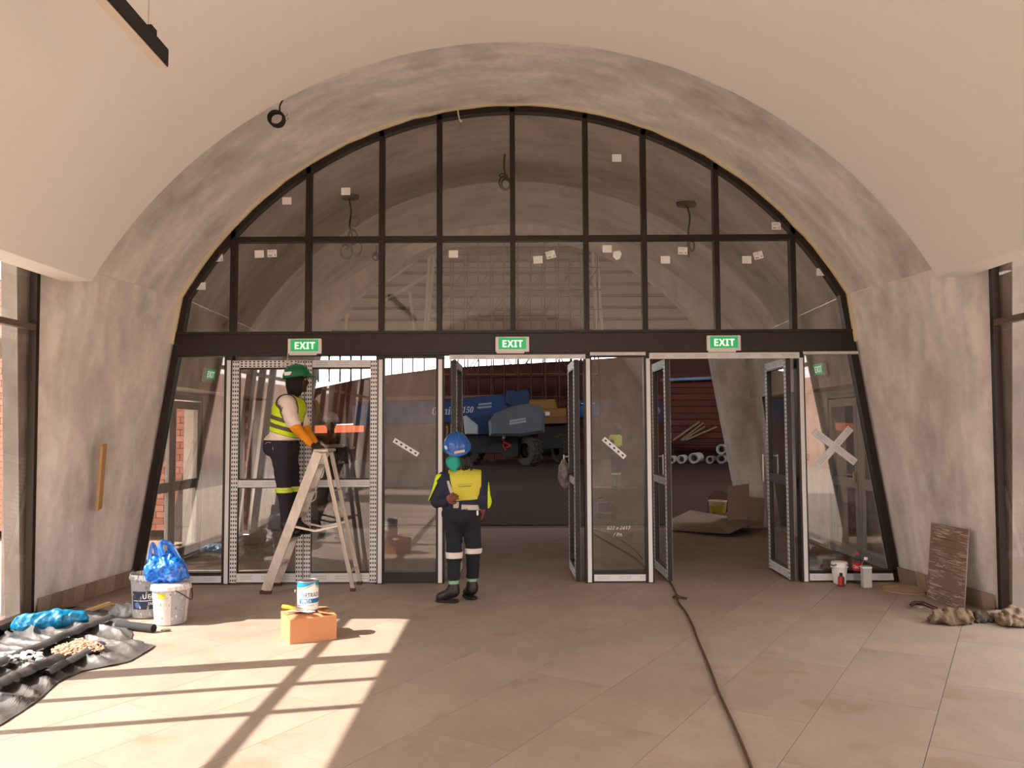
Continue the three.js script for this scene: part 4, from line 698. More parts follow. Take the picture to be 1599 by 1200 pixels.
{ // black plastic sheet spread and rucked on the floor
  const edge = [[0, 985], [62, 948], [110, 950], [165, 955], [200, 972], [207, 992], [205, 1003], [243, 1010], [200, 1036], [130, 1050], [90, 1068], [60, 1096], [0, 1135], [-60, 1150], [-140, 1120], [-120, 1000]].map(([x, y]) => onY(x, y, 0));
  const cx = edge.reduce((s, p) => s + p.x, 0) / edge.length, cz = edge.reduce((s, p) => s + p.z, 0) / edge.length, t = thing('plastic_sheet', 'crumpled grey and black plastic dust sheet spread on the floor at the left', 'sheet', [cx, 0, cz]);
  const c = new THREE.CatmullRomCurve3(edge.map((p) => V(p.x - cx, 0, p.z - cz)), true, 'catmullrom', 0.15), rows = [], N = 280, K = 110;
  const hgt = (x, z, k) => { // sharp folds running towards the camera's left
    const u = x * 0.80 + z * 0.60, v = -x * 0.60 + z * 0.80, w = 0.35 * fbm(u * 1.6, v * 1.6, 3, 3);
    const r1 = 1 - Math.abs(((v * 2.6 + w * 2.2) % 1 + 1) % 1 * 2 - 1), r2 = 1 - Math.abs(((v * 6.1 + u * 0.7 + w * 4) % 1 + 1) % 1 * 2 - 1);
    const n = Math.abs(fbm(u * 5, v * 11, 8, 4));
    return 0.008 + (0.05 * r1 ** 2.5 * clamp(0.6 + 1.2 * fbm(u * 1.3, v * 2, 12, 2)) + 0.035 * r2 ** 2.5 + 0.03 * n) * clamp((1 - k) * 6, 0.12, 1);
  };
  for (let i = 0; i <= N; i++) { const e = c.getPointAt((i % N) / N), row = []; for (let j = 0; j <= K; j++) { const k = j / K, q = 1 + 0.035 * fbm(i * 0.35, k * 2, 6, 2); const x = e.x * k * q, z = e.z * k * q; row.push(V(Math.max(x, -4.1 - cx), hgt(x + cx, z + cz, k), z)); } rows.push(row); }
  for (let j = 0; j <= K; j++) rows[N][j].copy(rows[0][j]);
  mesh('sheet', sheet(rows), new THREE.MeshPhysicalMaterial({ color: C('#504c49'), roughness: 0.46, side: THREE.DoubleSide }), t);
  // fold-over strip near the front edge
  const g = (a, b, h, w) => { const rws = []; for (let i = 0; i <= 20; i++) { const p = a.clone().lerp(b, i / 20), s = b.clone().sub(a).cross(V(0, 1, 0)).normalize(), hh = h * (0.7 + 0.6 * Math.abs(fbm(i * 0.4, h * 30, 2, 3))); rws.push([-1, -0.5, 0, 0.4, 0.7].map((k) => p.clone().addScaledVector(s, k * w * (1 + 0.25 * fbm(i * 0.3, 5, 1, 2))).add(V(-cx, hh * (1 - k * k) + 0.012, -cz)))); } return sheet(rws); };
  const Q = (x, y) => onY(x, y, 0.02), fm = new THREE.MeshPhysicalMaterial({ color: C('#4b4846'), roughness: 0.3, side: THREE.DoubleSide });
  mesh('fold', g(Q(-20, 1056), Q(168, 975), 0.09, 0.07), fm, t); mesh('fold', g(Q(70, 1063), Q(158, 1015), 0.07, 0.06), fm, t); mesh('fold', g(Q(-15, 1088), Q(92, 1040), 0.1, 0.08), fm, t);
  // shavings lying on the sheet
  const s = onY(122, 1016, 0.05), pile = []; for (let i = 0; i < 620; i++) { const a = rr(0, 6.283), r = Math.sqrt(rnd()) * 0.13, h = 0.1 * (1 - r / 0.16); pile.push(new THREE.DodecahedronGeometry(rr(0.004, 0.011), 0).scale(1.5, 0.6, 1).rotateY(a * 3).translate(Math.cos(a) * r * 1.4, h * rnd() + 0.05, Math.sin(a) * r)); }
  const pm = mesh('plaster_crumbs', pile, std(C('#dcb496'), 0.95)); pm.position.set(s.x, 0.0, s.z); tag(pm, 'heap of pale orange crumbs lying on the dust sheet', 'crumbs'); pm.userData.kind = 'stuff';
  const wh = onY(32, 1032, 0.05), pw = []; for (let i = 0; i < 70; i++) pw.push(new THREE.DodecahedronGeometry(rr(0.008, 0.02), 0).scale(1.4, 0.6, 1).rotateY(i).translate(rr(-0.16, 0.16), rr(0.04, 0.1), rr(-0.07, 0.07)));
  const wm = mesh('plaster_crumbs', pw, M.paper); wm.position.set(wh.x, 0, wh.z); tag(wm, 'scatter of white plaster crumbs on the dust sheet at the frame edge', 'crumbs'); wm.userData.kind = 'stuff';
}
{ // teal plastic bag in the corner
  const p = onY(84, 981, 0), f = (x, y, z) => { let d = cone(x, y, z, V(-0.2, 0.04, 0.06), V(0.06, 0.06, 0), 0.085, 0.08); d = smin(d, cone(x, y, z, V(0.05, 0.07, 0), V(0.22, 0.06, -0.06), 0.07, 0.05), 0.05); return Math.max(d + 0.03 * fbm(x * 15, y * 15, z * 15, 3) + 0.006 * Math.sin(70 * (x * 0.7 + z) + 9 * fbm(x * 8, y * 8, z * 8, 2)), -y + 0.002); };
  const m = mesh('teal_bag', nets(f, V(-0.36, -0.01, -0.22), V(0.36, 0.2, 0.24), 0.008), new THREE.MeshPhysicalMaterial({ color: C('#0b76a0'), roughness: 0.28, clearcoat: 0.4, side: THREE.DoubleSide })); m.position.set(p.x, 0.012, p.z + 0.03); tag(m, 'crumpled teal blue plastic bag in the corner by the left glazing', 'bag');
  const s = onY(150, 955, 0.02), st = thing('wood_offcut', 'small pale wooden offcut lying on the skirting side of the dust sheet', 'offcut', [s.x, 0.02, s.z]); mesh('stick', bx(0.24, 0.03, 0.05, 0, 0, 0, 0.004).rotateZ(0.22).rotateY(0.7).translate(0, 0.03, 0), M.wood, st);
  for (let i = 0; i < 2; i++) { const a = onY(172 + i * 8, 943 + i * 2, 0.01), b = onY(198 - i * 6, 946 + i * 5, 0.01); tag(mesh('twig', rod(a, b, 0.008, 0.005, 7), std(C(i ? '#6d5038' : '#d9a45e'), 0.9)), i ? 'dark thin stick on the floor at the foot of the left wall' : 'pale yellow thin stick on the floor left of the grey bucket', 'stick'); }
}

// ---------------------------------------------------------------- cardboard box with paint tin and brush
{
  const F = onY(453, 1007, 0), R = onY(525, 998, 0), Lc = onY(432, 992, 0), u = R.clone().sub(F), v = Lc.clone().sub(F), h = 0.185, w = u.length(), d = Math.min(0.36, v.length());
  const turn = Math.atan2(-u.z, u.x), ctr = F.clone().addScaledVector(u.clone().normalize(), w / 2).addScaledVector(V(u.z, 0, -u.x).normalize(), d / 2);
  const b = thing('cardboard_box', 'brown cardboard box on the sunlit floor, top flaps shut, with a paint tin on it', 'box', [ctr.x, 0, ctr.z], turn), cm = std(C('#c98a5f'), 0.85), T = 0.005;
  mesh('side', [bx(w, h, T, 0, h / 2, d / 2), bx(w, h, T, 0, h / 2, -d / 2), bx(T, h, d, w / 2, h / 2, 0), bx(T, h, d, -w / 2, h / 2, 0), bx(w, T, d, 0, T / 2, 0)], cm, b);
  const fl = (nm, pts, tilt) => mesh(nm, sheet(pts), cm, b);
  fl('flap', [[V(-w / 2, h, d / 2), V(-w / 2 + 0.01, h + 0.004, 0.01)], [V(w / 2, h, d / 2), V(w / 2 - 0.01, h + 0.016, 0.01)]]);
  fl('flap', [[V(-w / 2, h, -d / 2), V(-w / 2 + 0.01, h + 0.006, -0.004)], [V(w / 2, h, -d / 2), V(w / 2 - 0.01, h + 0.028, -0.004)]]);
  fl('flap', [[V(w / 2, h, d / 2), V(w / 2, h, -d / 2)], [V(w / 2 - 0.13, h + 0.03, d / 2 - 0.012), V(w / 2 - 0.13, h + 0.022, -d / 2 + 0.012)]]);
  mesh('inner_flap', bx(w - 0.02, T, d - 0.02, 0, h - 0.006, 0), cm, b);
  // the tin
  const lab = canvasTex(1536, 512, (x, W2, H2) => {
    x.fillStyle = '#f3f1ee'; x.fillRect(0, 0, W2, H2);
    for (const o of [0, 768]) { const wave = (y0, a) => { x.beginPath(); x.moveTo(o, 0); x.lineTo(o, y0); x.bezierCurveTo(o + 200, y0 + a, o + 420, y0 + a, o + 768, y0 - 40); x.lineTo(o + 768, 0); x.fill(); }; x.fillStyle = '#a9b56a'; wave(70, 110); x.fillStyle = '#bfe3ef'; wave(58, 90); x.fillStyle = '#1b8fc4'; wave(48, 78); }
    x.fillStyle = '#245a7c'; x.font = 'bold 108px sans-serif'; x.fillText('ORTRADE', 430, 270); x.fillStyle = '#1c6fb2'; x.fillRect(380, 300, 640, 82); x.fillStyle = '#e8f6ff'; x.font = 'bold 84px sans-serif'; x.fillText('VINTA', 420, 372); x.fillStyle = '#6a7f8a'; x.font = '52px sans-serif'; x.fillText('for Schools', 480, 436);
  });
  const tp = onZ(481, 950, ctr.z - 0.03), r = 0.084, th = 0.235, tin = thing('paint_tin', 'white and blue paint tin with printed label, standing on the cardboard box', 'tin', [tp.x, h + 0.024, ctr.z - 0.02], -2.15);
  mesh('body', lathe([[r, 0.008], [r, th - 0.008]], 48), std('#ffffff', 0.3, { map: lab }), tin);
  mesh('rim', [lathe([[r, 0], [r + 0.003, 0.004], [r, 0.009], [r - 0.002, 0.0], [0, 0.003]], 48), lathe([[r, th - 0.009], [r + 0.003, th - 0.004], [r - 0.001, th], [r - 0.012, th - 0.002], [r - 0.014, th - 0.012], [r - 0.004, th - 0.014]], 48)], M.steel, tin);
  mesh('inside', [lathe([[r - 0.004, 0.02], [r - 0.004, th - 0.014]], 40), new THREE.CircleGeometry(r - 0.004, 32).rotateX(-Math.PI / 2).translate(0, th - 0.075, 0)], std(C('#8d8f92'), 0.4), tin);
  mesh('ear', [lathe([[0, 0], [0.012, 0], [0.012, 0.006], [0, 0.008]], 14).rotateX(Math.PI / 2).rotateY(0.6).translate(Math.sin(0.6) * r, 0.15, Math.cos(0.6) * r)].map((g) => g.translate(0.02, 0.0, 0.0)), M.steel, tin);
  mesh('wire_handle', tube(Array.from({ length: 13 }, (_, i) => { const a = 0.25 + Math.PI * (i / 12 - 0.5) * 1.02 + 1.1 - 0.25; return V(Math.sin(a) * (r + 0.012), 0.05 - 0.035 * Math.cos(Math.PI * (i / 12 - 0.5)) + 0.03, Math.cos(a) * (r + 0.012)); }), 0.003), M.steel, tin);
  const A = onZ(443, 948, ctr.z + 0.02), B = onZ(463, 951, ctr.z + 0.05), Cc = onZ(480, 957, ctr.z + 0.085), y = h + 0.04;
  const br = thing('paint_brush', 'paint brush with a yellow handle lying across the front of the cardboard box', 'brush', [0, 0, 0]); A.y = y + 0.016; B.y = y + 0.008; Cc.y = y + 0.0;
  mesh('handle', [rod(A, B, 0.017, 0.013, 14), new THREE.SphereGeometry(0.017, 12, 8).translate(A.x, A.y, A.z)], std(C('#e0b41c'), 0.4), br); mesh('ferrule', bar(B, B.clone().lerp(Cc, 0.4), 0.035, 0.018, V(0, 1, 0)), M.steel, br); mesh('bristle_block', bar(B.clone().lerp(Cc, 0.38), Cc, 0.034, 0.016, V(0, 1, 0), 0.004), std(C('#c9c2b8'), 0.9), br);
  const pp = thing('paper_sheet', 'white scrap of paper on the front flap of the cardboard box', 'paper', [0, 0, 0]); const q = (a, c, e) => onZ(a, c, ctr.z + e).setY(y - 0.005 + 0.008 * rnd());
  mesh('paper', sheet([[q(450, 955, 0.06), q(470, 953, 0.04)], [q(466, 962, 0.11), q(486, 961, 0.09)], [q(481, 969, 0.165), q(493, 963, 0.13)]]), M.paper, pp);
}

// ---------------------------------------------------------------- right foreground: tub, bottles, tile, rags
{
  const at = (px, py) => onY(px, py, 0);
  const tub = thing('white_tub', 'white tapered plastic tub with faint print against the right glass', 'tub', at(1310, 911).add(V(0, 0, 0.02)));
  const tm = canvasTex(512, 256, (x, w, h) => { x.fillStyle = '#ece9e4'; x.fillRect(0, 0, w, h); x.fillStyle = '#8f8d8c'; for (const o of [0, 256]) { x.fillRect(o + 40, 62, 180, 7); x.beginPath(); x.arc(o + 100, 110, 12, 0, 7); x.arc(o + 60, 30, 14, 0, 7); x.arc(o + 190, 30, 14, 0, 7); x.fill(); x.fillRect(o + 70, 170, 20, 4); x.fillRect(o + 120, 190, 60, 3); } });
  mesh('body', latheY([[0, 0.002], [0.058, 0], [0.062, 0.006], [0.08, 0.165], [0.085, 0.17], [0.086, 0.21], [0.078, 0.228], [0.05, 0.231], [0, 0.231]], 40, 0.231), std('#ffffff', 0.5, { map: tm }), tub); mesh('lid_rim', lathe([[0.08, 0.168], [0.089, 0.172], [0.089, 0.182], [0.083, 0.184]], 40), M.white, tub);
  const sb = thing('sauce_bottle', 'small dark red bottle with a black cap in front of the white tub', 'bottle', at(1312, 915).add(V(0, 0, 0.03)));
  const lb = canvasTex(256, 128, (x, w, h) => { x.fillStyle = '#7d1512'; x.fillRect(0, 0, w, h); x.fillStyle = '#c9352c'; x.fillRect(60, 10, 60, 100); x.fillRect(190, 10, 50, 100); x.fillStyle = '#f0d9c8'; for (let i = 0; i < 4; i++) x.fillRect(75, 24 + i * 22, 22, 10); });
  mesh('body', latheY([[0, 0], [0.03, 0], [0.032, 0.006], [0.032, 0.085], [0.026, 0.1], [0.014, 0.108], [0, 0.108]], 28, 0.108), std('#ffffff', 0.35, { map: lb }), sb); mesh('cap', lathe([[0.015, 0.106], [0.016, 0.13], [0.012, 0.136], [0, 0.136]], 18), M.black, sb);
  const clear = new THREE.MeshPhysicalMaterial({ color: C('#e9edef'), roughness: 0.05, transmission: 1, thickness: 0, ior: 1.45, side: THREE.DoubleSide });
  const cola = thing('cola_bottle', 'empty clear plastic cola bottle with a red label and red cap by the right glass', 'bottle', at(1339, 912).add(V(0, 0, 0.02)));
  mesh('body', lathe([[0, 0.008], [0.03, 0], [0.046, 0.008], [0.05, 0.03], [0.046, 0.06], [0.05, 0.09], [0.05, 0.2], [0.046, 0.23], [0.03, 0.27], [0.015, 0.3], [0.013, 0.32]], 32), clear, cola);
  const cl = canvasTex(512, 128, (x, w, h) => { x.fillStyle = '#c0262b'; x.fillRect(0, 0, w, h); x.fillStyle = '#f0e2dc'; x.font = 'italic bold 74px serif'; x.fillText('Coca-Cola', 10, 88); x.fillText('Coca', 370, 88); });
  mesh('label', lathe([[0.0508, 0.145], [0.0508, 0.225]], 36), std('#ffffff', 0.5, { map: cl }), cola); mesh('cap', lathe([[0.016, 0.31], [0.016, 0.335], [0.013, 0.338], [0, 0.338]], 20), std(C('#b8322c'), 0.5), cola);
  const fb = thing('frosted_bottle', 'frosted white square bottle with a white cap standing right of the cola bottle', 'bottle', at(1352, 918).add(V(0, 0, 0.02)));
  mesh('body', [bx(0.094, 0.225, 0.07, 0, 0.1135, 0, 0.012)], new THREE.MeshPhysicalMaterial({ color: C('#d9d7d3'), roughness: 0.6, transmission: 0.35, thickness: 0, side: THREE.DoubleSide }), fb); mesh('shoulder', lathe([[0.044, 0.222], [0.035, 0.257], [0.018, 0.277], [0.016, 0.292]], 24), clear, fb); mesh('cap', lathe([[0.018, 0.284], [0.02, 0.288], [0.018, 0.31], [0, 0.312]], 18), M.white, fb); mesh('band', [bx(0.096, 0.018, 0.072, 0, 0.21, 0, 0.004)], M.paper, fb);
  // ring of dried plaster round a round lid
  const ln = at(1413, 922), lid = thing('round_tray', 'flat round beige tray with a ridged rim lying on the floor by the right skirting', 'tray', [ln.x, 0.001, ln.z]);
  mesh('disc', lathe([[0, 0.004], [0.2, 0.004], [0.215, 0.012], [0.225, 0.012], [0.235, 0.002], [0.235, 0], [0, 0]], 40), std(C('#b3977c'), 0.9), lid); mesh('rim', new THREE.TorusGeometry(0.222, 0.008, 8, 48).rotateX(Math.PI / 2).translate(0, 0.011, 0), std(C('#8d6f55'), 0.9), lid);
  // big tile leaning on the wall
  const A = at(1447, 933), B = at(1505, 953), wv = B.clone().sub(A), hgt = 0.72, out = V(wv.z, 0, -wv.x).normalize(); if (out.x < 0) out.negate();
  const tl = thing('leaning_tile', 'large rectangular floor tile standing on edge against the right wall, back face mottled', 'tile', [A.x, 0, A.z]);
  const tx = canvasTex(256, 384, (x, w, h) => { x.fillStyle = '#8d7667'; x.fillRect(0, 0, w, h); let s = 11; const r = () => (s = (s * 16807) % 2147483647) / 2147483647; for (let i = 0; i < 420; i++) { const Y = r() * h, X = r() * w, k = Math.abs((Y % 190) - 95) / 95, c = Math.abs(X - w / 2) / (w / 2); if (k + c < 0.75) continue; x.fillStyle = ['rgba(205,190,178,.75)', 'rgba(180,164,152,.7)', 'rgba(120,102,92,.6)'][i % 3]; x.fillRect(X, Y, 10 + r() * 70, 2 + r() * 5); } x.strokeStyle = '#5d4a40'; x.lineWidth = 2; for (let j = 0; j < 12; j++) { x.beginPath(); const Y = r() * h; x.moveTo(r() * 80, Y); x.lineTo(120 + r() * 130, Y + 4); x.stroke(); } });
  const lean = 0.10, up = V(out.x * lean, 1, out.z * lean).normalize(), q = (a, b, t) => A.clone().sub(tl.position).addScaledVector(wv, a).addScaledVector(up, b * hgt).addScaledVector(out, t);
  const front = sheet([[q(0, 0, -0.001), q(0, 1, -0.001)], [q(1, 0, -0.001), q(1, 1, -0.001)]]); front.setAttribute('uv', new THREE.Float32BufferAttribute([0, 0, 0, 1, 1, 0, 1, 1], 2));
  mesh('face', front, std('#ffffff', 0.85, { map: tx }), tl);
  mesh('slab', [sheet([[q(0, 0, 0.011), q(0, 1, 0.011)], [q(1, 0, 0.011), q(1, 1, 0.011)]]), sheet([[q(0, 0, 0), q(0, 0, 0.011)], [q(0, 1, 0), q(0, 1, 0.011)], [q(1, 1, 0), q(1, 1, 0.011)], [q(1, 0, 0), q(1, 0, 0.011)], [q(0, 0, 0), q(0, 0, 0.011)]])], std(C('#b9a799'), 0.7), tl);
  // rags and strap
  const rag = (px, py, rx, rz, hh, sd, col, label, nm = 'rag') => { const p = at(px, py), f = (x, y, z) => Math.max(ell(x, y, z, V(0, hh * 0.35, 0), rx, hh * 0.75, rz) + 0.075 * fbm(x * 10 + sd, y * 10, z * 10, 4) + 0.008 * Math.sin(60 * (x + z * 0.6) + 10 * fbm(x * 6, y * 6, z * 6 + sd, 2)), -y + 0.002); const m = mesh(nm, nets(f, V(-rx * 1.4, -0.01, -rz * 1.4), V(rx * 1.4, hh * 1.7, rz * 1.4), 0.0075), std(C(col), 0.95)); m.position.set(p.x, 0.003, p.z); return tag(m, label, 'rag'); };
  rag(1486, 974, 0.17, 0.1, 0.12, 1, '#75624f', 'crumpled beige rag on the floor in front of the leaning tile');
  rag(1534, 972, 0.12, 0.06, 0.07, 5, '#4a4038', 'dark grey crumpled rag between the beige rag and the torn paper');
  rag(1583, 977, 0.14, 0.11, 0.13, 9, '#85725f', 'pale torn wrapping paper heaped at the right edge under the glazing', 'torn_paper');
  const sp = [[1420, 948], [1428, 945], [1440, 946], [1452, 951], [1462, 956]].map(([x, y]) => onY(x, y, 0.02)), st = thing('leather_strap', 'dark brown folded strap on the floor left of the beige rag', 'strap', [0, 0, 0]), lm = std(C('#4a2d20'), 0.7);
  const band = (o, h) => sheet(sp.map((p, i) => [p.clone().add(V(0, h + 0.012, o - 0.03)), p.clone().add(V(0, h + 0.02, o)), p.clone().add(V(0, h + 0.004, o + 0.03))])); mesh('band', band(0, 0.0), lm, st); mesh('folded_end', band(0.02, 0.022), lm, st); const bp = onY(1437, 949, 0.055); mesh('buckle', bx(0.03, 0.008, 0.02, bp.x, bp.y, bp.z, 0.002), M.steel, st);
  [['1552', 957, 0.5], ['1556', 964, 0.1], ['1567', 968, -0.6]].forEach(([x, y, r], i) => { const p = at(+x, y), m = mesh('tile_scrap', prism([[-0.09, -0.04], [0.08, -0.05], [0.1, 0.03], [-0.05, 0.05]], 0.012, undefined, 0.001).rotateX(-Math.PI / 2), M.skirting); m.position.set(p.x, 0.016 + i * 0.018, p.z); m.rotation.set(0.14 * (i - 1), r, 0.1); tag(m, ['topmost pale broken tile scrap by the right skirting', 'middle pale broken tile scrap by the right skirting', 'lower pale broken tile scrap nearest the torn paper'][i], 'tile', 'tile scraps by the right skirting'); });
}
// ---------------------------------------------------------------- step ladder
const LADDER = {};
{
  const t = thing('step_ladder', 'worn cream aluminium step ladder standing open in front of the closed film-wrapped doors', 'ladder', [0, 0, 0]), m = std(C('#d8cdc0'), 0.5, { map: plasterTex, metalness: 0.15 }), foot = std(C('#4a2a20'), 0.8);
  const nf = onY(415, 928, 0), nr = onY(551, 924, 0), top = onZ(497, 706, -8.02), dz = -0.42;
  const ff = nf.clone().add(V(-0.02, 0, dz)), fr = nr.clone().add(V(-0.0, 0, dz + 0.06)), tn = top.clone(), tf = top.clone().add(V(0.0, 0, dz + 0.12)), rt = top.clone().add(V(0.06, -0.01, 0)), rtf = tf.clone().add(V(0.06, -0.01, 0));
  Object.assign(LADDER, { nf, ff, tn, tf });
  const lift = (p) => p.clone().add(V(0, 0.03, 0));
  for (const [a, b] of [[nf, tn], [ff, tf]]) mesh('front_rail', metric(bar(lift(a), b, 0.098, 0.026, V(0, 0, 1), 0.004), 2.5), m, t);
  mesh('rear_rail', bar(lift(nr), rt, 0.042, 0.024, V(0, 0, 1), 0.004), m, t); mesh('rear_rail', bar(lift(fr), rtf, 0.042, 0.024, V(0, 0, 1), 0.004), m, t);
  for (const p of [nf, ff]) mesh('foot', bx(0.115, 0.035, 0.05, p.x, 0.0176, p.z, 0.006), foot, t); for (const p of [nr, fr]) mesh('foot', bx(0.055, 0.035, 0.04, p.x, 0.0176, p.z, 0.006), foot, t);
  for (let i = 1; i <= 5; i++) { const k = i / 5.6, a = lift(nf).lerp(tn, k), b = lift(ff).lerp(tf, k); mesh('step', metric(bar(a, b, 0.10, 0.028, V(0, 1, 0))), m, t); }
  mesh('top_cap', bx(0.15, 0.03, Math.abs(tf.z - tn.z) + 0.06, top.x + 0.03, top.y + 0.012, (tn.z + tf.z) / 2, 0.008), m, t);
  for (const [F, R, z] of [[lift(nf).lerp(tn, 0.47), lift(nr).lerp(rt, 0.47), 0], [lift(ff).lerp(tf, 0.47), lift(fr).lerp(rtf, 0.47), 0]]) { const c = F.clone().lerp(R, 0.5).add(V(0, -0.055, 0)); mesh('spreader', [bar(F, c, 0.02, 0.006, V(0, 0, 1)), bar(c, R, 0.02, 0.006, V(0, 0, 1))], M.alu, t); mesh('rivet', [rod(F.clone().add(V(0, 0, -0.015)), F.clone().add(V(0, 0, 0.022)), 0.008), rod(R.clone().add(V(0, 0, -0.012)), R.clone().add(V(0, 0, 0.018)), 0.007)], M.steel, t); }
  mesh('rear_brace', [bar(lift(nr).lerp(rt, 0.12), lift(fr).lerp(rtf, 0.12), 0.03, 0.012, V(0, 1, 0)), bar(lift(nr).lerp(rt, 0.72), lift(fr).lerp(rtf, 0.72), 0.03, 0.012, V(0, 1, 0))], m, t);
  const g = [[489, 744], [492, 757], [493, 778], [486, 784], [478, 783]].map(([x, y]) => onZ(x, y, -8.2)); mesh('grab_loop', tube(g, 0.006), m, t);
}
// ---------------------------------------------------------------- people
// head at the origin, facing +z, about 0.23 m high: skull, brow, nose, lips, chin, ears, neck stub
const headGeo = (() => {
  const c = V(0, 0.02, -0.005), f = (x, y, z) => {
    let d = ell(x, y, z, c, 0.074, 0.098, 0.094);
    d = smin(d, ell(x, y, z, V(0, -0.055, 0.03), 0.052, 0.062, 0.058), 0.05);
    d = smin(d, cone(x, y, z, V(0, 0.015, 0.085), V(0, -0.024, 0.103), 0.009, 0.015), 0.02);
    d = smin(d, cone(x, y, z, V(-0.03, 0.03, 0.075), V(0.03, 0.03, 0.075), 0.012, 0.012), 0.02);
    d = smin(d, cone(x, y, z, V(-0.018, -0.054, 0.085), V(0.018, -0.054, 0.085), 0.009, 0.009), 0.012);
    d = smin(d, ell(x, y, z, V(0, -0.098, 0.065), 0.022, 0.018, 0.02), 0.025);
    for (const s of [-1, 1]) { d = Math.max(d, -(ell(x, y, z, V(s * 0.031, 0.012, 0.1), 0.019, 0.012, 0.016))); d = smin(d, ell(x, y, z, V(s * 0.078, -0.005, -0.008), 0.01, 0.032, 0.02), 0.012); }
    return d;
  };
  return nets(f, V(-0.11, -0.14, -0.12), V(0.11, 0.14, 0.14), 0.006);
})();
// right hand: wrist at the origin, fingers along +y, palm towards +z, thumb at -x; curl bends the fingers
function handGeo(curl, side = 1) {
  const F = [[-0.028, 0.088, 0.068, 0.0088], [-0.009, 0.094, 0.078, 0.0092], [0.011, 0.09, 0.072, 0.0086], [0.029, 0.082, 0.056, 0.0078]], seg = [];
  for (const [x, y0, L, r] of F) { let p = V(x, y0, 0), a = 0.15 + curl * 0.5; for (let k = 0; k < 3; k++) { const l = L * [0.45, 0.3, 0.25][k], q = p.clone().add(V(x * 0.06, Math.cos(a) * l, Math.sin(a) * l)); seg.push([p, q, r * (1 - 0.1 * k), r * (0.92 - 0.1 * k)]); p = q; a += curl * 0.75; } seg.push([V(x * 0.75, 0.03, 0), V(x, y0, 0), 0.0115, 0.0105]); }
  seg.push([V(-0.02, 0.02, 0.006), V(-0.047, 0.05, 0.016), 0.014, 0.0115], [V(-0.047, 0.05, 0.016), V(-0.052, 0.078, 0.026 + 0.012 * curl), 0.0105, 0.0095], [V(-0.052, 0.078, 0.026 + 0.012 * curl), V(-0.046, 0.1, 0.034 + 0.02 * curl), 0.0093, 0.008], [V(0, -0.03, 0), V(0, 0.03, 0), 0.025, 0.027]);
  const f = (x, y, z) => { let d = 1; for (const [a, b, r0, r1] of seg) { const e = cone(x * side, y, z, a, b, r0, r1); d = d > 0.5 ? e : smin(d, e, 0.007); } return smin(d, ell(x * side, y, z, V(0, 0.055, -0.001), 0.036, 0.045, 0.014), 0.012); };
  return nets(f, V(-0.085, -0.06, -0.05), V(0.085, 0.19, 0.11), 0.0042);
}
const helmetGeo = (() => { // hard hat: crown to +y, peak to +z
  const prof = []; for (let i = 0; i <= 14; i++) { const a = Math.PI / 2 * i / 14; prof.push([0.122 * Math.sin(a), 0.128 * Math.cos(a)]); } prof.push([0.136, -0.004], [0.136, -0.009], [0.12, -0.006], [0.112, 0.02]);
  const shellG = lathe(prof, 44).scale(1, 1, 1.17), ridge = []; for (const k of [-1, 0, 1]) { const pts = []; for (let i = 1; i < 11; i++) { const a = -1.15 + 2.3 * i / 11; pts.push(V(k * 0.03, 0.127 * Math.cos(a) * (k ? 0.975 : 1.0), 0.122 * 1.17 * Math.sin(a))); } ridge.push(tube(pts, k ? 0.006 : 0.009, 30, 6)); }
  const peak = []; for (let i = 0; i <= 16; i++) { const a = -1.05 + 2.1 * i / 16, x = Math.sin(a), z = Math.cos(a); peak.push([V(0.118 * x, 0.0, 0.14 * z), V(0.134 * x, -0.008, 0.165 * z), V(0.138 * x, -0.016, 0.196 * z), V(0.136 * x, -0.02, 0.19 * z), V(0.118 * x, -0.01, 0.14 * z)]); }
  return join([shellG, ...ridge, sheet(peak)]);
})();
const orient = (m, geo) => geo.clone().applyMatrix4(m);
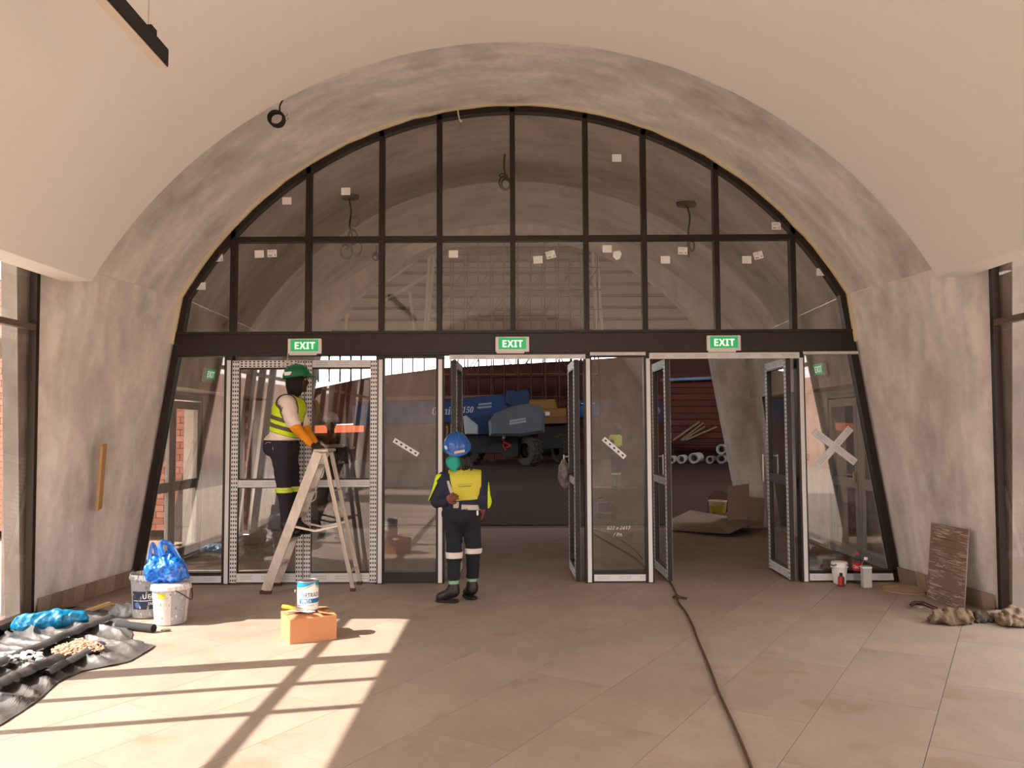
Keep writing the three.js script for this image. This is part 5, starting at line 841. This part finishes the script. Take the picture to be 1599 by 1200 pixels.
// frame with y along dir and z nearest to palm
function frame(pos, dir, palm) { const y = dir.clone().normalize(), x = y.clone().cross(palm).normalize(), z = x.clone().cross(y); return new THREE.Matrix4().makeBasis(x, y, z).setPosition(pos); }
function person(label, pos, J, o) {
  const t = thing('person', label, 'person', pos), D = (a, b) => b.clone().sub(a), P = J.hipL.clone().add(J.hipR).multiplyScalar(0.5), s = D(J.shL, J.shR).normalize(), sp = D(J.hipL, J.hipR).normalize();
  const A = P.clone().addScaledVector(sp, -0.075), B = P.clone().addScaledVector(sp, 0.075), Cl = J.chest.clone().addScaledVector(s, -0.08), Cr = J.chest.clone().addScaledVector(s, 0.08), w = o.width ?? 1;
  const mm = (k) => { const v = Object.values(J), lo = V(Infinity, Infinity, Infinity), hi = V(-Infinity, -Infinity, -Infinity); v.forEach((p) => { lo.min(p); hi.max(p); }); return [lo.addScalar(-k), hi.addScalar(k)]; };
  const torso = (x, y, z, g) => { let d = smin(cone(x, y, z, A, Cl, 0.098 * w + g, 0.105 * w + g), cone(x, y, z, B, Cr, 0.098 * w + g, 0.105 * w + g), 0.09); return smin(d, cone(x, y, z, J.shL, J.shR, 0.06 + g, 0.06 + g), 0.1); };
  const arm = (x, y, z, g, S) => smin(cone(x, y, z, J['sh' + S], J['el' + S], 0.055 + g, 0.043 + g), cone(x, y, z, J['el' + S], J['wr' + S], 0.043 + g, 0.03 + g * 0.8), 0.03);
  const legs = (x, y, z, g) => { let d = 1; for (const S of ['L', 'R']) { const e = smin(cone(x, y, z, J['hip' + S], J['kn' + S], 0.09 * w + g, 0.058 + g), cone(x, y, z, J['kn' + S], J['an' + S], 0.056 + g, 0.042 + g * 1.3), 0.04); d = d > 0.9 ? e : smin(d, e, 0.035); } return d; };
  const hips = (x, y, z, g) => smin(cone(x, y, z, A, B, 0.105 * w + g, 0.105 * w + g), J.butt ? cone(x, y, z, J.butt, J.butt, 0.105 * w + g, 0.105 * w + g) : 9, 0.08);
  const [lo, hi] = mm(0.16), foot = (x, y, z, g, S) => cone(x, y, z, J['an' + S].clone().add(V(0, -0.045, 0)), J['to' + S], 0.04 + g, 0.034 + g);
  const lean = J.head.clone().sub(J.neck).normalize();
  const body = (x, y, z) => { let d = smin(torso(x, y, z, -0.012), hips(x, y, z, -0.012), 0.06); d = smin(d, legs(x, y, z, -0.01), 0.05); for (const S of ['L', 'R']) { d = smin(d, arm(x, y, z, -0.008, S), 0.05); d = smin(d, foot(x, y, z, -0.012, S), 0.03); } return smin(d, cone(x, y, z, J.neck, J.head, 0.054, 0.052), 0.05); };
  const parts = [nets(body, lo, hi, o.cell ?? 0.013)];
  const hm = new THREE.Matrix4().makeRotationFromEuler(o.headTurn).setPosition(J.head);
  parts.push(orient(hm, headGeo));
  for (const S of ['L', 'R']) if (J['ha' + S]) parts.push(orient(frame(J['wr' + S], D(J['wr' + S], J['ha' + S]), o['palm' + S]), handGeo(o['curl' + S] ?? 0.5, S === 'R' ? 1 : -1)));
  mesh('body', join(parts.map((g) => { g = g.index ? g.toNonIndexed() : g; g.deleteAttribute('uv'); return g; })), o.skin ?? M.skin, t);
  const eyes = mesh('eyes', [-1, 1].map((k) => orient(hm, new THREE.SphereGeometry(0.011, 10, 8).translate(k * 0.031, 0.012, 0.079))), M.white, t);
  const fold = (x, y, z, a = 0.006) => a * (Math.sin(42 * y + 9 * fbm(x * 6, y * 5, z * 6, 2)) * 0.5 + 1.6 * fbm(x * 11, y * 8, z * 11, 3));
  const trousers = (x, y, z, g = 0) => { let d = smin(legs(x, y, z, 0.012 + g), hips(x, y, z, 0.008 + g), 0.05); d = smin(d, torso(x, y, z, 0.0 + g), 0.02); return Math.max(d + fold(x, y, z), y - o.waist, o.hem - y); };
  mesh('trousers', nets(trousers, lo, hi, o.cell ?? 0.011), o.trousers, t);
  const top = (x, y, z, g = 0) => { let d = torso(x, y, z, 0.014 + g); d = smin(d, hips(x, y, z, 0.012 + g), 0.05); for (const S of ['L', 'R']) d = smin(d, o.shortSleeve ? cone(x, y, z, J['sh' + S], J['sh' + S].clone().lerp(J['el' + S], 0.85), 0.07 + g, 0.07 + g) : arm(x, y, z, 0.014 + g, S), 0.03); return d + fold(x, y, z); };
  const neckCut = (x, y, z) => cone(x, y, z, J.neck.clone().addScaledVector(lean, 0.035), J.head, 0.075, 0.1);
  mesh(o.topName, nets((x, y, z) => Math.max(top(x, y, z), o.topHem - y, -neckCut(x, y, z)), lo, hi, o.cell ?? 0.011), o.topMat, t);
  for (const S of ['L', 'R']) { // boots with a sole
    const an = J['an' + S], to = J['to' + S], f = (x, y, z) => { let d = cone(x, y, z, an.clone().add(V(0, 0.035, 0)), an.clone().add(V(0, -0.05, 0)), 0.05, 0.05); d = smin(d, cone(x, y, z, an.clone().add(V(0, -0.05, 0)), to, 0.046, 0.045), 0.05); return Math.max(d, o.ground - y, y - an.y - 0.025); };
    const b = mesh('boot', nets(f, an.clone().min(to).addScalar(-0.1), an.clone().max(to).addScalar(0.12), 0.008), M.boot, t);
    mesh('sole', nets((x, y, z) => Math.max(cone(x, y, z, an.clone().setY(o.ground + 0.01), to.clone().setY(o.ground + 0.01), 0.052, 0.051), o.ground + 0.0005 - y, y - o.ground - 0.024), an.clone().min(to).setY(o.ground - 0.03).add(V(-0.1, 0, -0.1)), an.clone().max(to).setY(o.ground + 0.06).add(V(0.1, 0, 0.1)), 0.007), M.rubber, b);
  }
  const hel = mesh('hard_hat', helmetGeo, o.hat, t); hel.position.copy(J.head); hel.rotation.copy(o.hatTurn ?? o.headTurn); hel.translateY(0.045); hel.translateZ(-0.004);
  return { t, top, trousers, lo, hi, hel, hm, torso, arm, legs, hips, fold, neckCut, J };
}
const Eul = (x, y, z = 0) => new THREE.Euler(x, y, z, 'YXZ');

{ // the woman in front of the open door, seen from behind
  const bp = onY(719, 941, 0), S = 166.7, q = (px, py, z = 0) => V((px - 719) / S, 1.65 - (py - 670.3) / S, z);
  const J = { head: q(714, 702, 0.02), neck: q(721, 733, 0.0), chest: q(721, 760, -0.01), shL: q(692, 752, -0.02), shR: q(751, 751, -0.02), elL: q(681, 786, 0.0), wrL: q(698, 783, 0.13), haL: q(709, 777, 0.155), elR: q(757, 786, 0.03), wrR: q(753, 806, 0.0), haR: q(749, 817, -0.03),
    hipL: q(707, 806, -0.02), hipR: q(736, 806, -0.02), butt: q(721, 808, 0.04), knL: q(709, 868, -0.02), knR: q(739, 866, -0.07), anL: V(-0.065, 0.155, 0.0), anR: V(0.105, 0.155, -0.13), toL: V(-0.19, 0.045, -0.02), toR: V(0.05, 0.045, -0.26) };
  const p = person('woman in a blue hard hat and navy jacket with yellow back, hand on hip', [bp.x, 0, bp.z], J, { headTurn: Eul(-0.35, Math.PI + 0.35, 0.1), hatTurn: Eul(-0.62, Math.PI + 0.3, -0.2), waist: q(0, 786).y, hem: 0.205, trousers: std(C('#161a24'), 0.9), topName: 'jacket', topMat: std(C('#22273a'), 0.9), topHem: q(0, 798).y, ground: 0, skin: std(C('#7a4230'), 0.6), palmL: V(0.3, 0, 1), curlL: 0.5, palmR: V(-1, 0, 0), curlR: 0.5, hat: new THREE.MeshPhysicalMaterial({ color: C('#1f5fb4'), roughness: 0.3, clearcoat: 0.4 }), width: 0.96 });
  const part = (n, f, m, c = 0.007) => mesh(n, nets(f, p.lo, p.hi, c), m, p.t), Y = (v) => q(0, v).y, X = (v) => q(v, 0).x;
  const yel = std(C('#cdc445'), 0.85), lime = std(C('#d4ea1c'), 0.8);
  part('back_panel', (x, y, z) => { const k = (Y(740) - y) / (Y(740) - Y(784)); return Math.max(p.torso(x, y, z, 0.021), X(702) + 0.055 * k + 0.0 - x, x - X(753), Y(783) - 0.06 * (x - X(730)) * -1 - y, y - Y(737) - 0.0, -z, -p.neckCut(x, y, z) + 0.0); }, yel);
  part('silver_band', (x, y, z) => Math.max(smin(p.torso(x, y, z, 0.02), p.hips(x, y, z, 0.018), 0.05), Y(798) - y + 0.06 * (x - X(735)) * -1, y - Y(790) + 0.06 * (x - X(735)), X(722) - x, -z - 0.05), M.silver);
  part('silver_strip', (x, y, z) => { const k = (Y(752) - y) / (Y(752) - Y(778)); return Math.max(p.torso(x, y, z, 0.0195), X(698) + 0.045 * k - x, x - X(702.5) - 0.058 * k, y - Y(752), Y(778) - y, -z); }, M.silver);
  part('silver_tab', (x, y, z) => Math.max(smin(p.torso(x, y, z, 0.02), p.hips(x, y, z, 0.018), 0.05), X(709) - x, x - X(718), y - Y(785), Y(795) - y, -z), M.silver);
  part('sleeve_patch', (x, y, z) => Math.max(p.arm(x, y, z, 0.03, 'L'), y - Y(742), Y(786) - y, x - X(690) + 0.5 * (Y(742) - y)), lime);
  part('sleeve_stripe', (x, y, z) => Math.max(p.arm(x, y, z, 0.024, 'R'), y - Y(755), Y(797) - y, X(763) - x), lime);
  part('collar', (x, y, z) => Math.max(smin(p.torso(x, y, z, 0.022), cone(x, y, z, J.neck, J.head, 0.07, 0.07), 0.04), y - Y(732), Y(741) - y, -p.neckCut(x, y, z) + 0.004, x - X(752), X(700) - x), yel);
  for (const k of ['L', 'R']) { const y0 = k === 'L' ? [866, 876] : [861, 870]; part('shin_band', (x, y, z) => Math.max(p.trousers(x, y, z, 0.005), y - Y(y0[0]), Y(y0[1]) - y, k === 'L' ? x - X(724.5) : X(725) - x), std(C('#d8cfc6'), 0.5)); }
  for (const k of ['L', 'R']) { const a = J['an' + k]; mesh('sock', lathe([[0.049, -0.03], [0.05, 0.05], [0.045, 0.065]], 18).translate(a.x, a.y, a.z), std(C('#7fae8a'), 0.9), p.t); }
  // small black print on the back
  const pr = canvasTex(256, 96, (x, w, h) => { x.clearRect(0, 0, w, h); x.fillStyle = '#23221c'; let s = 5; const r = () => (s = (s * 16807) % 2147483647) / 2147483647; for (let i = 0; i < 22; i++) { x.fillRect(14 + i * 10.4, 16 + 3 * r(), 4 + 4 * r(), 7); } for (let i = 0; i < 15; i++) x.fillRect(26 + i * 13, 44 + 5 * r(), 5 + 6 * r(), 14); });
  { const cx = X(728), cy = Y(760), rows = []; for (let i = 0; i <= 12; i++) { const x = cx + (i / 12 - 0.5) * 0.16, row = []; for (let j = 0; j <= 4; j++) { const y = cy + (j / 4 - 0.5) * 0.06 + 0.06 * (x - cx); let z = 0.3; while (p.torso(x, y, z, 0.024) > 0 && z > 0) z -= 0.002; row.push(V(x, y, z)); } rows.push(row); }
    const g = sheet(rows), uv = []; for (let i = 0; i <= 12; i++) for (let j = 0; j <= 4; j++) uv.push(i / 12, j / 4); g.setAttribute('uv', new THREE.Float32BufferAttribute(uv, 2)); mesh('back_print', g, new THREE.MeshStandardMaterial({ map: pr, transparent: true, side: THREE.DoubleSide, roughness: 0.9 }), p.t); }
  // teal hair net at the nape and a bunch of black braids
  mesh('hair_net', nets((x, y, z) => smin(ell(x, y, z, q(709, 722, 0.06), 0.07, 0.075, 0.07), cone(x, y, z, q(713, 716, 0.05), q(712, 737, 0.115), 0.05, 0.014), 0.04) + 0.006 * Math.sin(55 * (x + 0.5 * y)), q(692, 745, -0.06), q(732, 702, 0.18), 0.006), std(C('#1a9a8a'), 0.7), p.t);
  const hair = []; for (let i = 0; i < 16; i++) { const a = rr(-0.04, 0.04), b = rr(0, 0.045); hair.push(tube([q(722, 709, 0.05 + b * 0.5).add(V(a * 0.4, 0, 0)), q(729, 715, 0.11 + b * 0.4).add(V(a * 0.8, 0, 0)), q(731, 725, 0.13 + b * 0.3).add(V(a, 0, 0)), q(731, 733 + rr(-3, 3), 0.12 + b * 0.2).add(V(a * 1.1, 0, 0))], 0.011, 16, 6)); }
  const hp = mesh('braids', hair, std(C('#0d0b0b'), 0.6), p.t); hp.userData.kind = 'stuff';
  mesh('label_plate', bx(0.1, 0.028, 0.006, 0, 0.035, -0.146, 0.002).rotateX(0.0), std(C('#e2cfae'), 0.5), p.hel); mesh('badge', new THREE.CylinderGeometry(0.017, 0.017, 0.006, 18).rotateZ(Math.PI / 2).scale(1, 1.3, 1).rotateY(0.6).translate(0.113, 0.045, -0.062), M.white, p.hel);
  mesh('belt_clip', [bx(0.02, 0.05, 0.015, X(747), Y(803), 0.08, 0.004)], M.steel, p.t);
}
{ // the man on the ladder, side-on, facing the doors to the right
  const g = LADDER, S = 150.5, base = onZ(452, 836, -8.34), q = (px, py, z = 0) => V((px - 452) / S, (836 - py) / S, z);
  const J = { head: q(462, 596, 0.0), neck: q(457, 617, 0), chest: q(448, 644, 0), shL: q(455, 632, -0.17), shR: q(452, 632, 0.16), elR: q(468, 668, 0.21), wrR: q(492, 694, 0.2), haR: q(501, 700, 0.2), elL: q(467, 668, -0.17), wrL: q(489, 694, -0.06), haL: q(499, 700, -0.04),
    hipL: q(443, 697, -0.085), hipR: q(441, 697, 0.085), butt: q(428, 697, 0), knL: q(453, 765, -0.085), knR: q(447, 766, 0.09), anL: q(458, 822, -0.09).setY(0.155), anR: q(451, 822, 0.09).setY(0.155), toL: q(474, 829, -0.09).setY(0.045), toR: q(466, 829, 0.1).setY(0.045) };
  const p = person('worker in a green hard hat, white shirt and lime vest, standing on the step ladder', base, J, { headTurn: Eul(-0.05, Math.PI / 2 + 0.15, 0), hatTurn: Eul(-0.12, Math.PI / 2 + 0.15, 0), waist: q(0, 678).y, hem: 0.1, trousers: std(C('#241d28'), 0.9), topName: 'shirt', topMat: std(C('#e2d3c8'), 0.9), shortSleeve: true, topHem: q(0, 689).y, ground: 0, skin: std(C('#2a1813'), 0.5), palmL: V(0, -1, 0), curlL: 0.6, palmR: V(0, -1, 0.2), curlR: 0.6, hat: new THREE.MeshPhysicalMaterial({ color: C('#0c6b45'), roughness: 0.35, clearcoat: 0.3 }), width: 1.13 });
  const part = (n, f, m, c = 0.0075) => mesh(n, nets(f, p.lo, p.hi, c), m, p.t), Y = (v) => q(0, v).y, X = (v) => q(v, 0).x;
  const lime = std(C('#cfe820'), 0.8), olive = std(C('#57503e'), 0.6), vest = (x, y, z, k) => smin(p.torso(x, y, z, 0.022 + k), p.hips(x, y, z, 0.02 + k), 0.05) + p.fold(x, y, z, 0.004);
  const slope = (x) => -0.30 * (x - X(440)), hem = (x) => Y(679) + slope(x);
  const armhole = (x, y, z) => Math.min(cone(x, y, z, J.shR, J.elR, 0.098, 0.06), cone(x, y, z, J.shL, J.elL, 0.098, 0.06));
  part('vest', (x, y, z) => Math.max(vest(x, y, z, 0), hem(x) - y, -armhole(x, y, z), -p.neckCut(x, y, z)), lime);
  for (const [a, b] of [[652, 659], [664, 671]]) part('vest_band', (x, y, z) => Math.max(vest(x, y, z, 0.004), Y(b) + slope(x) - y, y - Y(a) - slope(x), -armhole(x, y, z)), olive);
  part('vest_binding', (x, y, z) => Math.max(vest(x, y, z, 0.004), armhole(x, y, z) - 0.012, -armhole(x, y, z), Y(662) - y, -p.neckCut(x, y, z)), olive);
  part('vest_hem', (x, y, z) => Math.max(vest(x, y, z, 0.004), hem(x) + 0.004 - y, y - hem(x) - 0.012), olive);
  for (const k of ['R', 'L']) part('arm_sleeve', (x, y, z) => Math.max(p.arm(x, y, z, 0.008, k) + p.fold(x, y, z, 0.003), -cone(x, y, z, J['wr' + k], J['ha' + k], 0.018, 0.06), y - J['el' + k].y - 0.06), std(C('#e08c10'), 0.8));
  part('knee_band', (x, y, z) => Math.max(p.trousers(x, y, z, 0.005), y - Y(761), Y(769.5) - y), lime); part('knee_stripe', (x, y, z) => Math.max(p.trousers(x, y, z, 0.009), y - Y(763.6), Y(766) - y), M.silver);
  mesh('balaclava', nets((x, y, z) => { const c = J.head; let d = smin(ell(x, y, z, V(c.x - 0.015, c.y - 0.005, c.z), 0.105, 0.115, 0.09), cone(x, y, z, V(c.x - 0.03, c.y - 0.06, 0), V(J.neck.x, J.neck.y + 0.03, 0), 0.072, 0.068), 0.05); return Math.max(d, -ell(x, y, z, V(c.x + 0.12, c.y - 0.025, c.z - 0.01), 0.1, 0.085, 0.075), y - c.y - 0.07); }, V(J.head.x - 0.2, J.head.y - 0.25, -0.16), V(J.head.x + 0.2, J.head.y + 0.2, 0.16), 0.006), std(C('#17120f'), 0.9), p.t);
  mesh('label_plate', bx(0.006, 0.036, 0.075, -0.109, 0.036, -0.072, 0.002), M.white, p.hel);
  mesh('pocket', [tube([q(420, 694, 0.165), q(424, 691.5, 0.178), q(430, 692, 0.19)], 0.003), tube([q(433, 699, 0.196), q(434, 703, 0.197)], 0.004)], M.silver, p.t);
}
{ // two workers beyond the glass
  const mk = (label, pos, o) => { const k = o.k ?? 1, v = (x, y, z) => V(x * k, y * k, z * k);
    const J = { head: v(0.0, 1.63, 0.02), neck: v(0, 1.47, 0), chest: v(0, 1.25, 0), shL: v(0.18, 1.39, 0), shR: v(-0.18, 1.39, 0), elL: v(0.25, 1.12, 0.02), wrL: v(0.06, 1.06, 0.18), haL: v(-0.03, 1.08, 0.19), elR: v(-0.25, 1.12, 0.02), wrR: v(-0.06, 1.1, 0.16), haR: v(0.03, 1.14, 0.17), hipL: v(0.09, 0.93, 0), hipR: v(-0.09, 0.93, 0), knL: v(0.1, 0.5, 0.01), knR: v(-0.1, 0.5, 0.01), anL: v(0.11, 0.155, 0), anR: v(-0.11, 0.155, 0), toL: v(0.14, 0.045, 0.15), toR: v(-0.14, 0.045, 0.15) };
    J.anL.y = J.anR.y = 0.155; J.toL.y = J.toR.y = 0.045; if (o.pose) o.pose(J, v);
    const p = person(label, pos, J, { headTurn: Eul(0.05, o.look ?? 0, 0), waist: 1.0 * k, hem: 0.12, trousers: std(C('#20262c'), 0.9), topName: 'coverall_top', topMat: o.top, topHem: 0.9 * k, ground: 0, palmL: V(0, 0, -1), palmR: V(0, 0, -1), hat: o.hat, cell: 0.015 });
    p.t.rotation.y = o.turn ?? 0;
    mesh('chest_band', nets((x, y, z) => Math.max(p.torso(x, y, z, 0.026), y - 1.34 * k, 1.29 * k - y), p.lo, p.hi, 0.011), M.silver, p.t);
    for (const S of ['L', 'R']) { const kn = J['kn' + S]; mesh('shin_band', nets((x, y, z) => Math.max(p.trousers(x, y, z, 0.008), y - kn.y + 0.06, kn.y - 0.11 - y, S === 'L' ? -x : x), p.lo, p.hi, 0.012), M.silver, p.t); }
    return p; };
  const a = onY(515, 842, 0); mk('worker in dark coveralls and white hard hat behind the closed doors, arms folded', [a.x, 0, a.z], { top: std(C('#252c33'), 0.9), hat: std(C('#d9d8d6'), 0.5), k: 1.07, turn: 0.3 });
  const b = onY(962, 764, 0); const p = mk('worker in a yellow-green vest reaching sideways, seen behind the middle fixed glass', [b.x, 0, b.z], { top: std(C('#2a2a28'), 0.9), hat: std(C('#3a332c'), 0.6), turn: 0.9, look: 0.2, pose: (J, v) => { J.elL.copy(v(0.3, 1.3, 0.12)); J.wrL.copy(v(0.44, 1.42, 0.24)); J.haL.copy(v(0.5, 1.46, 0.28)); } });
  mesh('vest', nets((x, y, z) => Math.max(p.torso(x, y, z, 0.03), y - 1.5, 1.08 - y), p.lo, p.hi, 0.012), std(C('#b5bd2a'), 0.85), p.t);
}

renderer.render(scene, camera);
